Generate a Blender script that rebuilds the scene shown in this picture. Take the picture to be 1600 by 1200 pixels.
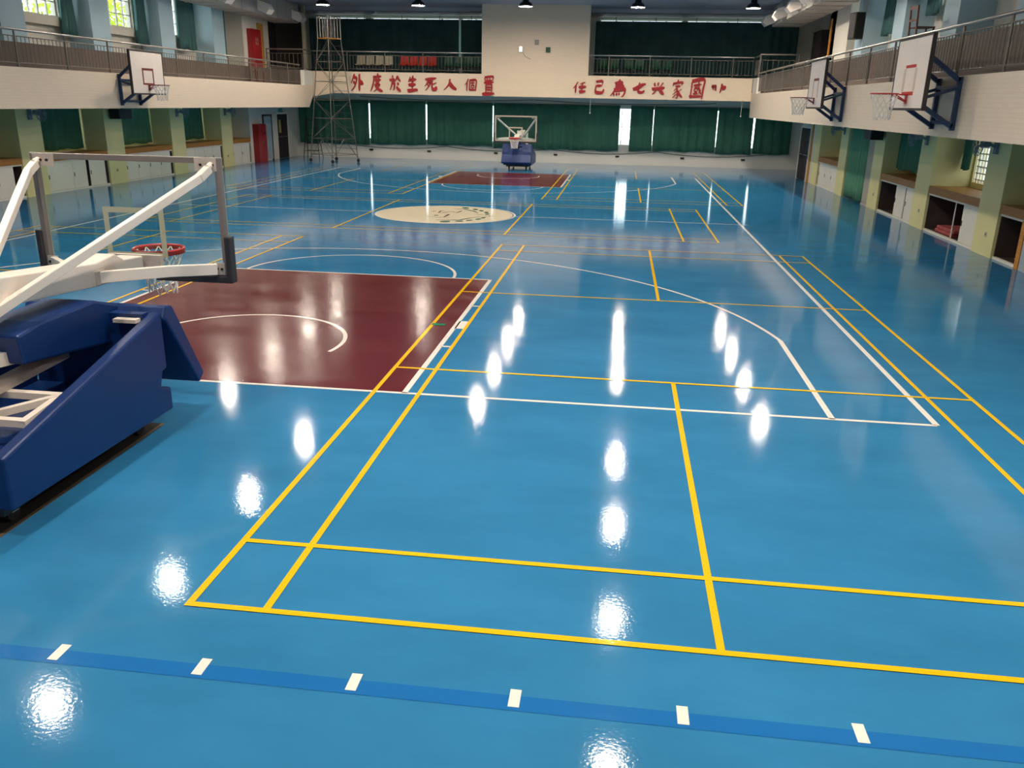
import bpy, math, random
from mathutils import Vector, Matrix, noise
random.seed(7)
PI = math.pi
for o in list(bpy.data.objects):
    bpy.data.objects.remove(o, do_unlink=True)
SC = bpy.context.scene
COL = SC.collection

# ------------------------------------------------------------------ camera
cam_d = bpy.data.cameras.new('camera')
cam_d.sensor_width = 36.0
cam_d.lens = 29.52
cam_d.clip_start = 0.05
cam_d.clip_end = 300
cam = bpy.data.objects.new('camera', cam_d)
COL.objects.link(cam)
cam.location = (-0.698, -3.936, 2.797)
cam.rotation_euler = (1.247738, -0.020106, 0.125296)
SC.camera = cam

# ------------------------------------------------------------------ world: overcast daylight
W = bpy.data.worlds.new('daylight')
SC.world = W
W.use_nodes = True
wn = W.node_tree.nodes
bg = wn['Background']
bg.inputs[0].default_value = (0.86, 0.94, 1.0, 1)
bg.inputs[1].default_value = 4.5

LAMP_STRENGTH = 470.0
LAMP_COLOR = (1.0, 0.88, 0.74)

SC.view_settings.view_transform = 'Standard'
SC.view_settings.look = 'None'
SC.view_settings.gamma = 1.0
SC.view_settings.exposure = 0.0
SC.view_settings.use_curve_mapping = False


# ------------------------------------------------------------------ materials
def lin(c):
    out = []
    for v in c:
        v /= 255.0
        out.append(v / 12.92 if v <= 0.04045 else ((v + 0.055) / 1.055) ** 2.4)
    return (out[0], out[1], out[2], 1.0)


def mat(name, col, rough=0.6, metal=0.0, var=0.06, scale=3.0, bump=0.0, bscale=40.0, spec=0.5):
    m = bpy.data.materials.new(name)
    m.use_nodes = True
    nt = m.node_tree
    b = nt.nodes['Principled BSDF']
    b.inputs['Roughness'].default_value = rough
    b.inputs['Metallic'].default_value = metal
    b.inputs['Specular IOR Level'].default_value = spec
    tc = nt.nodes.new('ShaderNodeTexCoord')
    c = lin(col)
    if var > 0:
        n = nt.nodes.new('ShaderNodeTexNoise')
        n.inputs['Scale'].default_value = scale
        n.inputs['Detail'].default_value = 5
        nt.links.new(tc.outputs['Object'], n.inputs['Vector'])
        r = nt.nodes.new('ShaderNodeValToRGB')
        r.color_ramp.elements[0].position = 0.3
        r.color_ramp.elements[1].position = 0.7
        r.color_ramp.elements[0].color = tuple(max(0, x * (1 - var)) for x in c[:3]) + (1,)
        r.color_ramp.elements[1].color = tuple(min(1, x * (1 + var)) for x in c[:3]) + (1,)
        nt.links.new(n.outputs['Fac'], r.inputs[0])
        nt.links.new(r.outputs[0], b.inputs['Base Color'])
    else:
        b.inputs['Base Color'].default_value = c
    if bump > 0:
        n2 = nt.nodes.new('ShaderNodeTexNoise')
        n2.inputs['Scale'].default_value = bscale
        n2.inputs['Detail'].default_value = 3
        nt.links.new(tc.outputs['Object'], n2.inputs['Vector'])
        bp = nt.nodes.new('ShaderNodeBump')
        bp.inputs['Strength'].default_value = bump
        bp.inputs['Distance'].default_value = 0.01
        nt.links.new(n2.outputs['Fac'], bp.inputs['Height'])
        nt.links.new(bp.outputs[0], b.inputs['Normal'])
    return m


def floor_layer(name, col, var, rough=0.06, spec=0.25, bump=0.09):
    """glossy sealed sports floor: faint mottling, worn streaks, tiny ripples in the sealer"""
    m = bpy.data.materials.new(name)
    m.use_nodes = True
    nt = m.node_tree
    L = nt.links.new
    b = nt.nodes['Principled BSDF']
    tc = nt.nodes.new('ShaderNodeTexCoord')
    c = lin(col)
    n = nt.nodes.new('ShaderNodeTexNoise')
    n.inputs['Scale'].default_value = 0.55
    n.inputs['Detail'].default_value = 7
    n.inputs['Roughness'].default_value = 0.62
    mp = nt.nodes.new('ShaderNodeMapping')
    mp.inputs['Scale'].default_value = (1.0, 2.2, 1.0)
    L(tc.outputs['Object'], mp.inputs[0])
    L(mp.outputs[0], n.inputs['Vector'])
    r = nt.nodes.new('ShaderNodeValToRGB')
    r.color_ramp.elements[0].position = 0.32
    r.color_ramp.elements[1].position = 0.72
    r.color_ramp.elements[0].color = tuple(x * (1 - var) for x in c[:3]) + (1,)
    r.color_ramp.elements[1].color = tuple(min(1, x * (1 + var) + 0.004) for x in c[:3]) + (1,)
    L(n.outputs['Fac'], r.inputs[0])
    L(r.outputs[0], b.inputs['Base Color'])
    # roughness wear
    n3 = nt.nodes.new('ShaderNodeTexNoise')
    n3.inputs['Scale'].default_value = 1.3
    n3.inputs['Detail'].default_value = 6
    mp3 = nt.nodes.new('ShaderNodeMapping')
    mp3.inputs['Scale'].default_value = (0.5, 1.6, 1.0)
    L(tc.outputs['Object'], mp3.inputs[0])
    L(mp3.outputs[0], n3.inputs['Vector'])
    mr = nt.nodes.new('ShaderNodeMapRange')
    mr.inputs[1].default_value = 0.3
    mr.inputs[2].default_value = 0.75
    mr.inputs[3].default_value = rough * 0.75
    mr.inputs[4].default_value = rough * 1.5
    L(n3.outputs['Fac'], mr.inputs[0])
    L(mr.outputs[0], b.inputs['Roughness'])
    b.inputs['Specular IOR Level'].default_value = spec
    n2 = nt.nodes.new('ShaderNodeTexNoise')
    n2.inputs['Scale'].default_value = 46.0
    n2.inputs['Detail'].default_value = 2
    L(tc.outputs['Object'], n2.inputs['Vector'])
    bp = nt.nodes.new('ShaderNodeBump')
    bp.inputs['Strength'].default_value = bump
    bp.inputs['Distance'].default_value = 0.004
    L(n2.outputs['Fac'], bp.inputs['Height'])
    L(bp.outputs[0], b.inputs['Normal'])
    return m


def brick_mat(name, col, axis):
    """painted brick: mortar grooves as bump and a faint tone"""
    m = bpy.data.materials.new(name)
    m.use_nodes = True
    nt = m.node_tree
    L = nt.links.new
    b = nt.nodes['Principled BSDF']
    b.inputs['Roughness'].default_value = 0.55
    tc = nt.nodes.new('ShaderNodeTexCoord')
    sp = nt.nodes.new('ShaderNodeSeparateXYZ')
    cb = nt.nodes.new('ShaderNodeCombineXYZ')
    L(tc.outputs['Object'], sp.inputs[0])
    L(sp.outputs['Y' if axis == 'y' else 'X'], cb.inputs['X'])
    L(sp.outputs['Z'], cb.inputs['Y'])
    br = nt.nodes.new('ShaderNodeTexBrick')
    c = lin(col)
    br.inputs['Color1'].default_value = c
    br.inputs['Color2'].default_value = tuple(x * 0.965 for x in c[:3]) + (1,)
    br.inputs['Mortar'].default_value = tuple(x * 0.92 for x in c[:3]) + (1,)
    br.inputs['Scale'].default_value = 1.0
    br.inputs['Brick Width'].default_value = 0.21
    br.inputs['Row Height'].default_value = 0.07
    br.inputs['Mortar Size'].default_value = 0.006
    L(cb.outputs[0], br.inputs['Vector'])
    L(br.outputs['Color'], b.inputs['Base Color'])
    bp = nt.nodes.new('ShaderNodeBump')
    bp.inputs['Strength'].default_value = 0.3
    bp.inputs['Distance'].default_value = 0.005
    bp.invert = True
    L(br.outputs['Fac'], bp.inputs['Height'])
    L(bp.outputs[0], b.inputs['Normal'])
    return m


def wood_mat(name, col, dark=0.75):
    m = bpy.data.materials.new(name)
    m.use_nodes = True
    nt = m.node_tree
    L = nt.links.new
    b = nt.nodes['Principled BSDF']
    b.inputs['Roughness'].default_value = 0.45
    tc = nt.nodes.new('ShaderNodeTexCoord')
    mp = nt.nodes.new('ShaderNodeMapping')
    mp.inputs['Scale'].default_value = (14, 1.2, 14)
    n = nt.nodes.new('ShaderNodeTexNoise')
    n.inputs['Scale'].default_value = 2
    n.inputs['Detail'].default_value = 6
    r = nt.nodes.new('ShaderNodeValToRGB')
    c = lin(col)
    r.color_ramp.elements[0].color = tuple(x * dark for x in c[:3]) + (1,)
    r.color_ramp.elements[1].color = c
    r.color_ramp.elements[0].position = 0.3
    r.color_ramp.elements[1].position = 0.65
    L(tc.outputs['Object'], mp.inputs[0])
    L(mp.outputs[0], n.inputs['Vector'])
    L(n.outputs['Fac'], r.inputs[0])
    L(r.outputs[0], b.inputs['Base Color'])
    return m


def glass_mat(name, tint=(0.93, 0.97, 0.96)):
    m = bpy.data.materials.new(name)
    m.use_nodes = True
    nt = m.node_tree
    L = nt.links.new
    out = nt.nodes['Material Output']
    nt.nodes.remove(nt.nodes['Principled BSDF'])
    t = nt.nodes.new('ShaderNodeBsdfTransparent')
    t.inputs[0].default_value = tint + (1,)
    g = nt.nodes.new('ShaderNodeBsdfGlossy')
    g.inputs['Roughness'].default_value = 0.02
    fr = nt.nodes.new('ShaderNodeFresnel')
    fr.inputs[0].default_value = 1.45
    mx = nt.nodes.new('ShaderNodeMixShader')
    ge = nt.nodes.new('ShaderNodeNewGeometry')
    sub = nt.nodes.new('ShaderNodeMath')
    sub.operation = 'SUBTRACT'
    sub.inputs[0].default_value = 1.0
    L(ge.outputs['Backfacing'], sub.inputs[1])
    mul = nt.nodes.new('ShaderNodeMath')
    mul.operation = 'MULTIPLY'
    L(fr.outputs[0], mul.inputs[0])
    L(sub.outputs[0], mul.inputs[1])
    L(mul.outputs[0], mx.inputs[0])
    L(t.outputs[0], mx.inputs[1])
    L(g.outputs[0], mx.inputs[2])
    L(mx.outputs[0], out.inputs[0])
    return m


def emit_mat(name, col, strength):
    m = bpy.data.materials.new(name)
    m.use_nodes = True
    nt = m.node_tree
    out = nt.nodes['Material Output']
    nt.nodes.remove(nt.nodes['Principled BSDF'])
    e = nt.nodes.new('ShaderNodeEmission')
    e.inputs[0].default_value = tuple(col) + (1,)
    e.inputs[1].default_value = strength
    nt.links.new(e.outputs[0], out.inputs[0])
    return m


def ceil_mat(name, col):
    m = mat(name, col, rough=0.5, var=0.1, scale=0.6)
    nt = m.node_tree
    b = nt.nodes['Principled BSDF']
    tc = nt.nodes.new('ShaderNodeTexCoord')
    wv = nt.nodes.new('ShaderNodeTexWave')
    wv.bands_direction = 'Y'
    wv.inputs['Scale'].default_value = 1.2
    nt.links.new(tc.outputs['Object'], wv.inputs['Vector'])
    bp = nt.nodes.new('ShaderNodeBump')
    bp.inputs['Strength'].default_value = 0.5
    bp.inputs['Distance'].default_value = 0.05
    nt.links.new(wv.outputs['Fac'], bp.inputs['Height'])
    nt.links.new(bp.outputs[0], b.inputs['Normal'])
    return m


M = {}
M['floor'] = floor_layer('blue_sport_floor', (50, 126, 174), 0.13)
M['maroon'] = floor_layer('maroon_key_paint', (98, 30, 32), 0.07, rough=0.15, spec=0.22)
M['white_line'] = floor_layer('white_line_paint', (244, 238, 228), 0.03)
M['yellow_line'] = floor_layer('yellow_line_paint', (244, 194, 24), 0.04)
M['cream_paint'] = floor_layer('cream_emblem_paint', (250, 234, 202), 0.03)
M['dgreen_paint'] = floor_layer('dark_green_paint', (48, 104, 80), 0.06)
M['green_mark'] = floor_layer('green_tape', (40, 140, 96), 0.05)
M['brown_paint'] = floor_layer('brown_paint', (96, 56, 40), 0.06)
M['tapeblue'] = floor_layer('blue_tape', (32, 110, 178), 0.05)
M['wall'] = mat('white_wall_paint', (226, 220, 208), 0.6, var=0.04, scale=0.8, bump=0.1)
M['brick_y'] = brick_mat('painted_brick_side', (228, 208, 184), 'y')
M['brick_x'] = brick_mat('painted_brick_back', (234, 212, 184), 'x')
M['blue_pier'] = mat('pale_blue_paint', (172, 200, 212), 0.55, var=0.05, scale=1.0)
M['cream_pier'] = mat('cream_yellow_paint', (232, 222, 160), 0.55, var=0.05, scale=1.0)
M['recess'] = mat('yellow_recess_paint', (228, 208, 138), 0.6, var=0.06, scale=1.0)
M['ceiling'] = ceil_mat('blue_grey_ceiling', (160, 164, 172))
M['brown_tier'] = mat('brown_tier_paint', (86, 72, 64), 0.6, var=0.1, scale=1.5)
M['sill_wood'] = wood_mat('brown_sill_wood', (176, 118, 44))
M['steel'] = mat('stainless_steel', (176, 170, 162), 0.3, 0.9, var=0.05)
M['dull_steel'] = mat('dull_rail_steel', (122, 116, 108), 0.4, 0.7, var=0.08)
M['galv'] = mat('galvanised_duct', (176, 170, 162), 0.45, 0.25, var=0.1, scale=2)
M['curtain'] = mat('green_curtain_cloth', (68, 116, 95), 0.8, var=0.16, scale=1.2, spec=0.2)
M['curtain_up'] = mat('dark_green_curtain_cloth', (74, 112, 112), 0.8, var=0.16, scale=1.2, spec=0.2)
M['curtain_pale'] = mat('pale_green_curtain_cloth', (88, 140, 112), 0.8, var=0.12, scale=1.2, spec=0.2)
M['white_frame'] = mat('white_window_frame', (232, 224, 210), 0.5, var=0.03)
M['glass'] = glass_mat('window_glass')
M['board_glass'] = glass_mat('backboard_glass', (0.90, 0.96, 0.95))
M['cab_white'] = mat('white_cabinet_board', (236, 230, 214), 0.5, var=0.05, scale=1.5)
M['dark_in'] = mat('dark_cabinet_interior', (66, 52, 48), 0.7, var=0.15)
M['black'] = mat('black_plastic', (24, 24, 26), 0.5, var=0.1)
M['dark_door'] = mat('dark_brown_door', (40, 26, 30), 0.75, var=0.12)
M['red_cab'] = mat('red_cabinet_paint', (158, 28, 34), 0.35, var=0.08)
M['grey_door'] = mat('grey_blue_door', (166, 178, 186), 0.5, var=0.06)
M['yellow_door'] = wood_mat('yellow_wood_door', (210, 150, 66))
M['red_char'] = mat('red_sign_paint', (158, 24, 32), 0.45, var=0.08)
M['blue_pad'] = mat('blue_vinyl_pad', (4, 44, 102), 0.42, var=0.08, scale=2, bump=0.05, bscale=200)
M['white_steel'] = mat('white_enamel_steel', (240, 228, 216), 0.35, var=0.03)
M['alu'] = mat('grey_aluminium', (150, 140, 136), 0.38, 0.5, var=0.04)
M['plate'] = mat('zinc_plate', (206, 194, 184), 0.4, 0.3, var=0.05)
M['bolt'] = mat('dark_bolt', (70, 62, 58), 0.4, 0.8, var=0.05)
M['char_pad'] = mat('charcoal_rubber_pad', (46, 46, 50), 0.55, var=0.06)
M['rim_red'] = mat('red_rim_paint', (190, 36, 34), 0.3, var=0.06)
M['net'] = mat('white_net_cord', (226, 220, 212), 0.7, var=0.05)
tm = bpy.data.materials.new('cream_glass_paint')
tm.use_nodes = True
_b = tm.node_tree.nodes['Principled BSDF']
_b.inputs['Base Color'].default_value = lin((238, 228, 212))
_tr = tm.node_tree.nodes.new('ShaderNodeBsdfTranslucent')
_tr.inputs[0].default_value = lin((238, 226, 208))
_mx = tm.node_tree.nodes.new('ShaderNodeMixShader')
_mx.inputs[0].default_value = 0.5
tm.node_tree.links.new(_b.outputs[0], _mx.inputs[1])
tm.node_tree.links.new(_tr.outputs[0], _mx.inputs[2])
tm.node_tree.links.new(_mx.outputs[0], tm.node_tree.nodes['Material Output'].inputs[0])
M['glass_paint'] = tm
M['board_white'] = mat('white_wood_board', (232, 218, 206), 0.55, var=0.04, scale=2)
M['board_edge'] = mat('dark_board_edge', (46, 38, 36), 0.5, var=0.1)
M['blue_steel'] = mat('dark_blue_steel', (24, 50, 84), 0.45, var=0.1)
M['dark_red'] = mat('dark_red_paint', (116, 32, 34), 0.5, var=0.1)
M['smudge'] = mat('grey_smudge', (206, 188, 172), 0.6, var=0.1)
M['rubber'] = mat('black_rubber', (30, 28, 28), 0.7, var=0.1)
M['patch_black'] = mat('dark_floor_patch', (42, 38, 36), 0.75, var=0.15)
M['patch_edge'] = mat('brown_patch_edge', (122, 104, 84), 0.7, var=0.1)
M['seat_cream'] = mat('cream_plastic_seat', (206, 196, 168), 0.35, var=0.04)
M['seat_red'] = mat('red_plastic_seat', (204, 50, 34), 0.35, var=0.04)
M['seat_green'] = mat('green_plastic_seat', (24, 84, 56), 0.35, var=0.04)
M['chair_wood'] = wood_mat('dark_chair_wood', (110, 56, 44))
M['fan_grey'] = mat('grey_fan_plastic', (120, 132, 146), 0.45, var=0.06)
M['lamp_black'] = mat('lamp_black_metal', (30, 30, 34), 0.45, 0.4, var=0.05)
M['lamp_in'] = mat('lamp_reflector', (190, 190, 188), 0.5, 0.0, var=0.0)
M['lamp_on'] = emit_mat('lamp_light', LAMP_COLOR, LAMP_STRENGTH)
M['flood'] = emit_mat('floodlight_lens', (1.0, 0.97, 0.92), 2.5)
M['yellow_paper'] = mat('yellow_notice_paper', (190, 170, 90), 0.7, var=0.05)
M['exit_green'] = mat('exit_sign_green', (40, 140, 140), 0.4, var=0.05)
M['paper'] = mat('white_sign_paint', (226, 230, 230), 0.5, var=0.0)
M['cable'] = mat('dark_cable_rubber', (62, 66, 66), 0.6, var=0.1)
M['foliage'] = mat('bright_leaves', (176, 196, 60), 0.7, var=0.3, scale=4)
_nt = M['foliage'].node_tree
_tr = _nt.nodes.new('ShaderNodeBsdfTranslucent')
_tr.inputs[0].default_value = lin((196, 214, 70))
_mx = _nt.nodes.new('ShaderNodeMixShader')
_mx.inputs[0].default_value = 0.5
_nt.links.new(_nt.nodes['Principled BSDF'].outputs[0], _mx.inputs[1])
_nt.links.new(_tr.outputs[0], _mx.inputs[2])
_nt.links.new(_mx.outputs[0], _nt.nodes['Material Output'].inputs[0])
M['bark'] = mat('grey_bark', (96, 84, 68), 0.8, var=0.2)
M['orange_wood'] = wood_mat('orange_wood_trim', (206, 138, 52))
M['mat_red'] = mat('faded_red_mat', (164, 74, 74), 0.75, var=0.2, scale=8)
M['beige_box'] = mat('beige_metal_box', (196, 190, 160), 0.5, var=0.05)
M['ground'] = mat('outdoor_ground', (150, 150, 140), 0.9, var=0.2)


# ------------------------------------------------------------------ mesh builder
class MB:
    def __init__(s):
        s.v = []
        s.f = []
        s.sm = []

    def add(s, vs, fs, smooth=False):
        k = len(s.v)
        s.v += [tuple(p) for p in vs]
        for f in fs:
            s.f.append(tuple(i + k for i in f))
            s.sm.append(smooth)
        return s

    def box(s, x0, x1, y0, y1, z0, z1):
        x0, x1 = min(x0, x1), max(x0, x1)
        y0, y1 = min(y0, y1), max(y0, y1)
        z0, z1 = min(z0, z1), max(z0, z1)
        return s.add([(x0, y0, z0), (x1, y0, z0), (x1, y1, z0), (x0, y1, z0), (x0, y0, z1), (x1, y0, z1), (x1, y1, z1), (x0, y1, z1)],
                     [(0, 3, 2, 1), (4, 5, 6, 7), (0, 1, 5, 4), (1, 2, 6, 5), (2, 3, 7, 6), (3, 0, 4, 7)])

    def frame_axes(s, p, q, up):
        d = (q - p).normalized()
        u = Vector(up)
        if abs(d.dot(u)) > 0.97:
            u = Vector((1, 0, 0)) if abs(d.x) < 0.9 else Vector((0, 1, 0))
        a = d.cross(u).normalized()
        b = a.cross(d).normalized()
        return a, b

    def bar(s, p, q, w, h, up=(0, 0, 1)):
        p, q = Vector(p), Vector(q)
        a, b = s.frame_axes(p, q, up)
        vs = []
        for c in (p, q):
            for i, j in ((-1, -1), (1, -1), (1, 1), (-1, 1)):
                vs.append(c + a * (i * w / 2) + b * (j * h / 2))
        return s.add(vs, [(0, 1, 2, 3), (7, 6, 5, 4), (0, 4, 5, 1), (1, 5, 6, 2), (2, 6, 7, 3), (3, 7, 4, 0)])

    def tube(s, p, q, r, n=8, r2=None):
        p, q = Vector(p), Vector(q)
        if (q - p).length < 1e-6:
            return s
        a, b = s.frame_axes(p, q, (0, 0, 1))
        r2 = r if r2 is None else r2
        vs = []
        for c, rr in ((p, r), (q, r2)):
            for i in range(n):
                t = 2 * PI * i / n
                vs.append(c + a * (rr * math.cos(t)) + b * (rr * math.sin(t)))
        s.add(vs, [(i, i + n, (i + 1) % n + n, (i + 1) % n) for i in range(n)], n > 5)
        s.add(vs, [tuple(range(n)), tuple(range(2 * n - 1, n - 1, -1))])
        return s

    def path(s, pts, r, n=6):
        for i in range(len(pts) - 1):
            s.tube(pts[i], pts[i + 1], r, n)
        return s

    def ring(s, c, axis, R, r, n=28, m=8):
        c = Vector(c)
        d = Vector(axis).normalized()
        a = d.orthogonal().normalized()
        b = d.cross(a)
        vs, fs = [], []
        for i in range(n):
            t = 2 * PI * i / n
            e = a * math.cos(t) + b * math.sin(t)
            for j in range(m):
                p = 2 * PI * j / m
                vs.append(c + e * (R + r * math.cos(p)) + d * (r * math.sin(p)))
        for i in range(n):
            for j in range(m):
                fs.append((i * m + j, ((i + 1) % n) * m + j, ((i + 1) % n) * m + (j + 1) % m, i * m + (j + 1) % m))
        return s.add(vs, fs, True)

    def lathe(s, prof, c=(0, 0, 0), n=20, smooth=True):
        vs, fs = [], []
        for r, z in prof:
            for i in range(n):
                t = 2 * PI * i / n
                vs.append((c[0] + r * math.cos(t), c[1] + r * math.sin(t), c[2] + z))
        for k in range(len(prof) - 1):
            for i in range(n):
                fs.append((k * n + i, k * n + (i + 1) % n, (k + 1) * n + (i + 1) % n, (k + 1) * n + i))
        return s.add(vs, fs, smooth)

    def disc(s, c, r, n=24, down=False):
        vs = [(c[0] + r * math.cos(2 * PI * i / n), c[1] + r * math.sin(2 * PI * i / n), c[2]) for i in range(n)]
        return s.add(vs, [tuple(range(n - 1, -1, -1)) if down else tuple(range(n))])

    def prism(s, poly, fn, t0, t1):
        n = len(poly)
        vs = [fn(a, b, t0) for a, b in poly] + [fn(a, b, t1) for a, b in poly]
        fs = [tuple(range(n)), tuple(range(2 * n - 1, n - 1, -1))]
        fs += [(i, i + n, (i + 1) % n + n, (i + 1) % n) for i in range(n)]
        return s.add(vs, fs)

    def build(s, name, m, parent=None, loc=None, bevel=0.0, fix=True):
        me = bpy.data.meshes.new(name)
        me.from_pydata(s.v, [], s.f)
        me.polygons.foreach_set('use_smooth', s.sm)
        me.materials.append(M[m] if isinstance(m, str) else m)
        if fix:
            import bmesh
            bm = bmesh.new()
            bm.from_mesh(me)
            bmesh.ops.recalc_face_normals(bm, faces=bm.faces)
            bm.to_mesh(me)
            bm.free()
        me.update()
        o = bpy.data.objects.new(name, me)
        COL.objects.link(o)
        if parent is not None:
            o.parent = parent
        if loc is not None:
            o.location = loc
        if bevel > 0:
            bv = o.modifiers.new('bevel', 'BEVEL')
            bv.width = bevel
            bv.segments = 2
            bv.limit_method = 'ANGLE'
        return o


def tag(o, label=None, cat=None, group=None, kind=None):
    if label:
        o['label'] = label
    if cat:
        o['category'] = cat
    if group:
        o['group'] = group
    if kind:
        o['kind'] = kind
    return o


def thing(name, label, cat, loc=(0, 0, 0), rz=0.0, group=None):
    o = bpy.data.objects.new(name, None)
    o.empty_display_size = 0.1
    COL.objects.link(o)
    o.location = loc
    o.rotation_euler = (0, 0, rz)
    return tag(o, label, cat, group)


def struct(name, mb, m, parent=None, bevel=0.0):
    o = mb.build(name, m, parent, bevel=bevel)
    if parent is None:
        o['kind'] = 'structure'
    return o


def dup(root, loc, rz=0.0, label=None, group=None):
    r = root.copy()
    COL.objects.link(r)
    r.location = loc
    r.rotation_euler = (0, 0, rz)
    if label:
        r['label'] = label
    if group:
        r['group'] = group
    for ch in list(root.children):
        c = ch.copy()
        COL.objects.link(c)
        c.parent = r
        for g in ch.children:
            d = g.copy()
            COL.objects.link(d)
            d.parent = c
    return r


# ------------------------------------------------------------------ key dimensions
XL, XR = -17.15, 6.85          # faces of the side pillars
FL, FR = -15.2, 4.9            # balcony fronts
ZFL, ZFR = 2.42, 2.38          # lower edge of side balcony fronts
ZT = 3.38                      # top of the side balcony fronts
YF = 36.5                      # back balcony front
YB = 39.2                      # back wall
ZBF, ZBT = 3.07, 4.03          # back balcony front, bottom and top
ZC = 6.95                      # ceiling
YN = -9.0                      # near wall behind the viewer
REC = 0.95                     # depth of the bays between pillars


def SX(side, d):
    return XL - d if side == 'left' else XR + d


# ================================================================== SETTING
fl = struct('floor', MB().box(-20, 10, YN, 43, -0.3, 0), 'floor')

struct('ceiling', MB().box(-20, 10, YN, 43, ZC, ZC + 0.3), 'ceiling')
struct('wall_near', MB().box(-20, 10, YN - 0.3, YN, 0, ZC), 'wall')
struct('ground', MB().box(-60, 50, -40, 80, -0.9, -0.35), 'ground')

PIERS = [(5.8, 6.8), (9.95, 10.95), (14.1, 15.1), (18.25, 19.25), (22.35, 23.35), (26.5, 27.5), (30.6, 31.6)]


def grid_wall(axis, c0, c1, u0, u1, z0, z1, holes):
    """wall slab between c0,c1 (thickness) spanning u0..u1, with rectangular holes (ua,ub,za,zb)"""
    mb = MB()
    us = sorted(set([u0, u1] + [h[0] for h in holes] + [h[1] for h in holes]))
    zs = sorted(set([z0, z1] + [h[2] for h in holes] + [h[3] for h in holes]))
    for i in range(len(us) - 1):
        for j in range(len(zs) - 1):
            um, zm = (us[i] + us[i + 1]) / 2, (zs[j] + zs[j + 1]) / 2
            if any(h[0] < um < h[1] and h[2] < zm < h[3] for h in holes):
                continue
            if axis == 'y':
                mb.box(c0, c1, us[i], us[i + 1], zs[j], zs[j + 1])
            else:
                mb.box(us[i], us[i + 1], c0, c1, zs[j], zs[j + 1])
    return mb


BAYS = [(PIERS[i][1], PIERS[i + 1][0]) for i in range(len(PIERS) - 1)]

for side in ('left', 'right'):
    ffx = FL if side == 'left' else FR
    zf = ZFL if side == 'left' else ZFR
    xo = SX(side, REC)
    xo2 = SX(side, REC + 0.25)
    sgn = -1 if side == 'left' else 1
    # lower outer wall with window openings in the bays
    holes = []
    for k, (a, b) in enumerate(BAYS):
        if k < 2 or (side == 'right' and k != 2):
            continue
        holes.append((a + 0.35, b - (0.05 if side == 'right' and k == 2 else 0.2), 1.2, 2.55))
    struct('wall_' + side, grid_wall('y', xo, xo2, YN, 33.4, 0, 3.1, holes), 'recess')
    # upper outer wall with window openings
    uh = []
    xu, xu2 = SX(side, 0.8), SX(side, 1.05)
    zlo = 4.98 if side == 'left' else 5.5
    for k, (a, b) in enumerate(BAYS):
        if k < 2:
            continue
        uh.append((a + 0.25, b - 0.35, zlo, 6.75))
    struct('wall_' + side, grid_wall('y', xu, xu2, YN, 33.4, 3.1, ZC, uh), 'wall')
    # pillars, one object each
    for a, b in PIERS:
        struct('pillar', MB().box(SX(side, 0), SX(side, REC), a, b, 0, 3.12), 'cream_pier')
        struct('pillar', MB().box(SX(side, 0), SX(side, 0.8), a, b, 3.38, ZC), 'blue_pier')
    # balcony slab and front
    struct('slab', MB().box(ffx + sgn * 0.2, xo, YN, YF, 3.12, 3.38), 'wall')
    poly = [(YN, zf), (YF - 0.75, zf), (YF - 0.02, ZBF), (YF - 0.02, ZT), (YN, ZT)]
    if side == 'right':
        poly = [(YN, zf), (YF - 0.12, zf), (YF - 0.02, ZBF), (YF - 0.02, ZT), (YN, ZT)]
    struct('wall_' + side, MB().prism(poly, lambda a, b, t: (t, a, b), ffx, ffx + sgn * 0.2), 'brick_y')
    # stepped seating tier on the balcony
    struct('slab', MB().box(SX(side, -0.75), SX(side, 0), YN, 35.3 if side == 'left' else 35.1, 3.38, 4.04 if side == 'left' else 4.28), 'brown_tier')
    # raised end block joining the back balcony
    y0 = 35.35 if side == 'left' else 35.2
    struct('wall_' + side, MB().box(ffx + sgn * 0.02, SX(side, 0.2), y0, YF - 0.03, ZT, ZBT), 'wall')

struct('slab', MB().box(XL, FL - 0.2, 35.305, 35.345, 3.38, 4.03), 'brown_tier')
struct('slab', MB().box(FR + 0.2, XR, 35.105, 35.195, 3.38, 4.03), 'brown_tier')
# left end: flush wall with doors
struct('wall_left', MB().box(XL - REC - 0.25, XL, 33.4, YB, 0, 3.12), 'wall')
struct('wall_left', MB().box(XL - 0.9, XL, 33.4, 36.2, 3.38, ZC), 'wall')
struct('wall_left', MB().box(-19.3, -18.9, 33.4, 43, 0, ZC), 'wall')
# right end: white pier, door block
struct('wall_right', MB().box(XR, XR + 1.4, 31.6, 34.3, 0, 3.12), 'wall')
struct('wall_right', MB().box(XR, XR + 1.4, 28.6, 31.6, 3.38, ZC), 'wall')
struct('wall_right', MB().box(8.2, 8.5, 31.6, 43, 0, ZC), 'wall')

# back wall, lower, with a long window band behind the curtains
wins = [(-16.5, -11.9), (-11.7, -8.6), (-8.4, -5.2), (-5.0, -1.7), (-1.5, 1.6), (1.8, 4.6), (4.8, 6.9)]
struct('wall_back', grid_wall('x', YB, YB + 0.25, -19, 8.5, 0, ZBF + 0.02, [(a, b, 0.9, 2.68) for a, b in wins]), 'wall')
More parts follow.
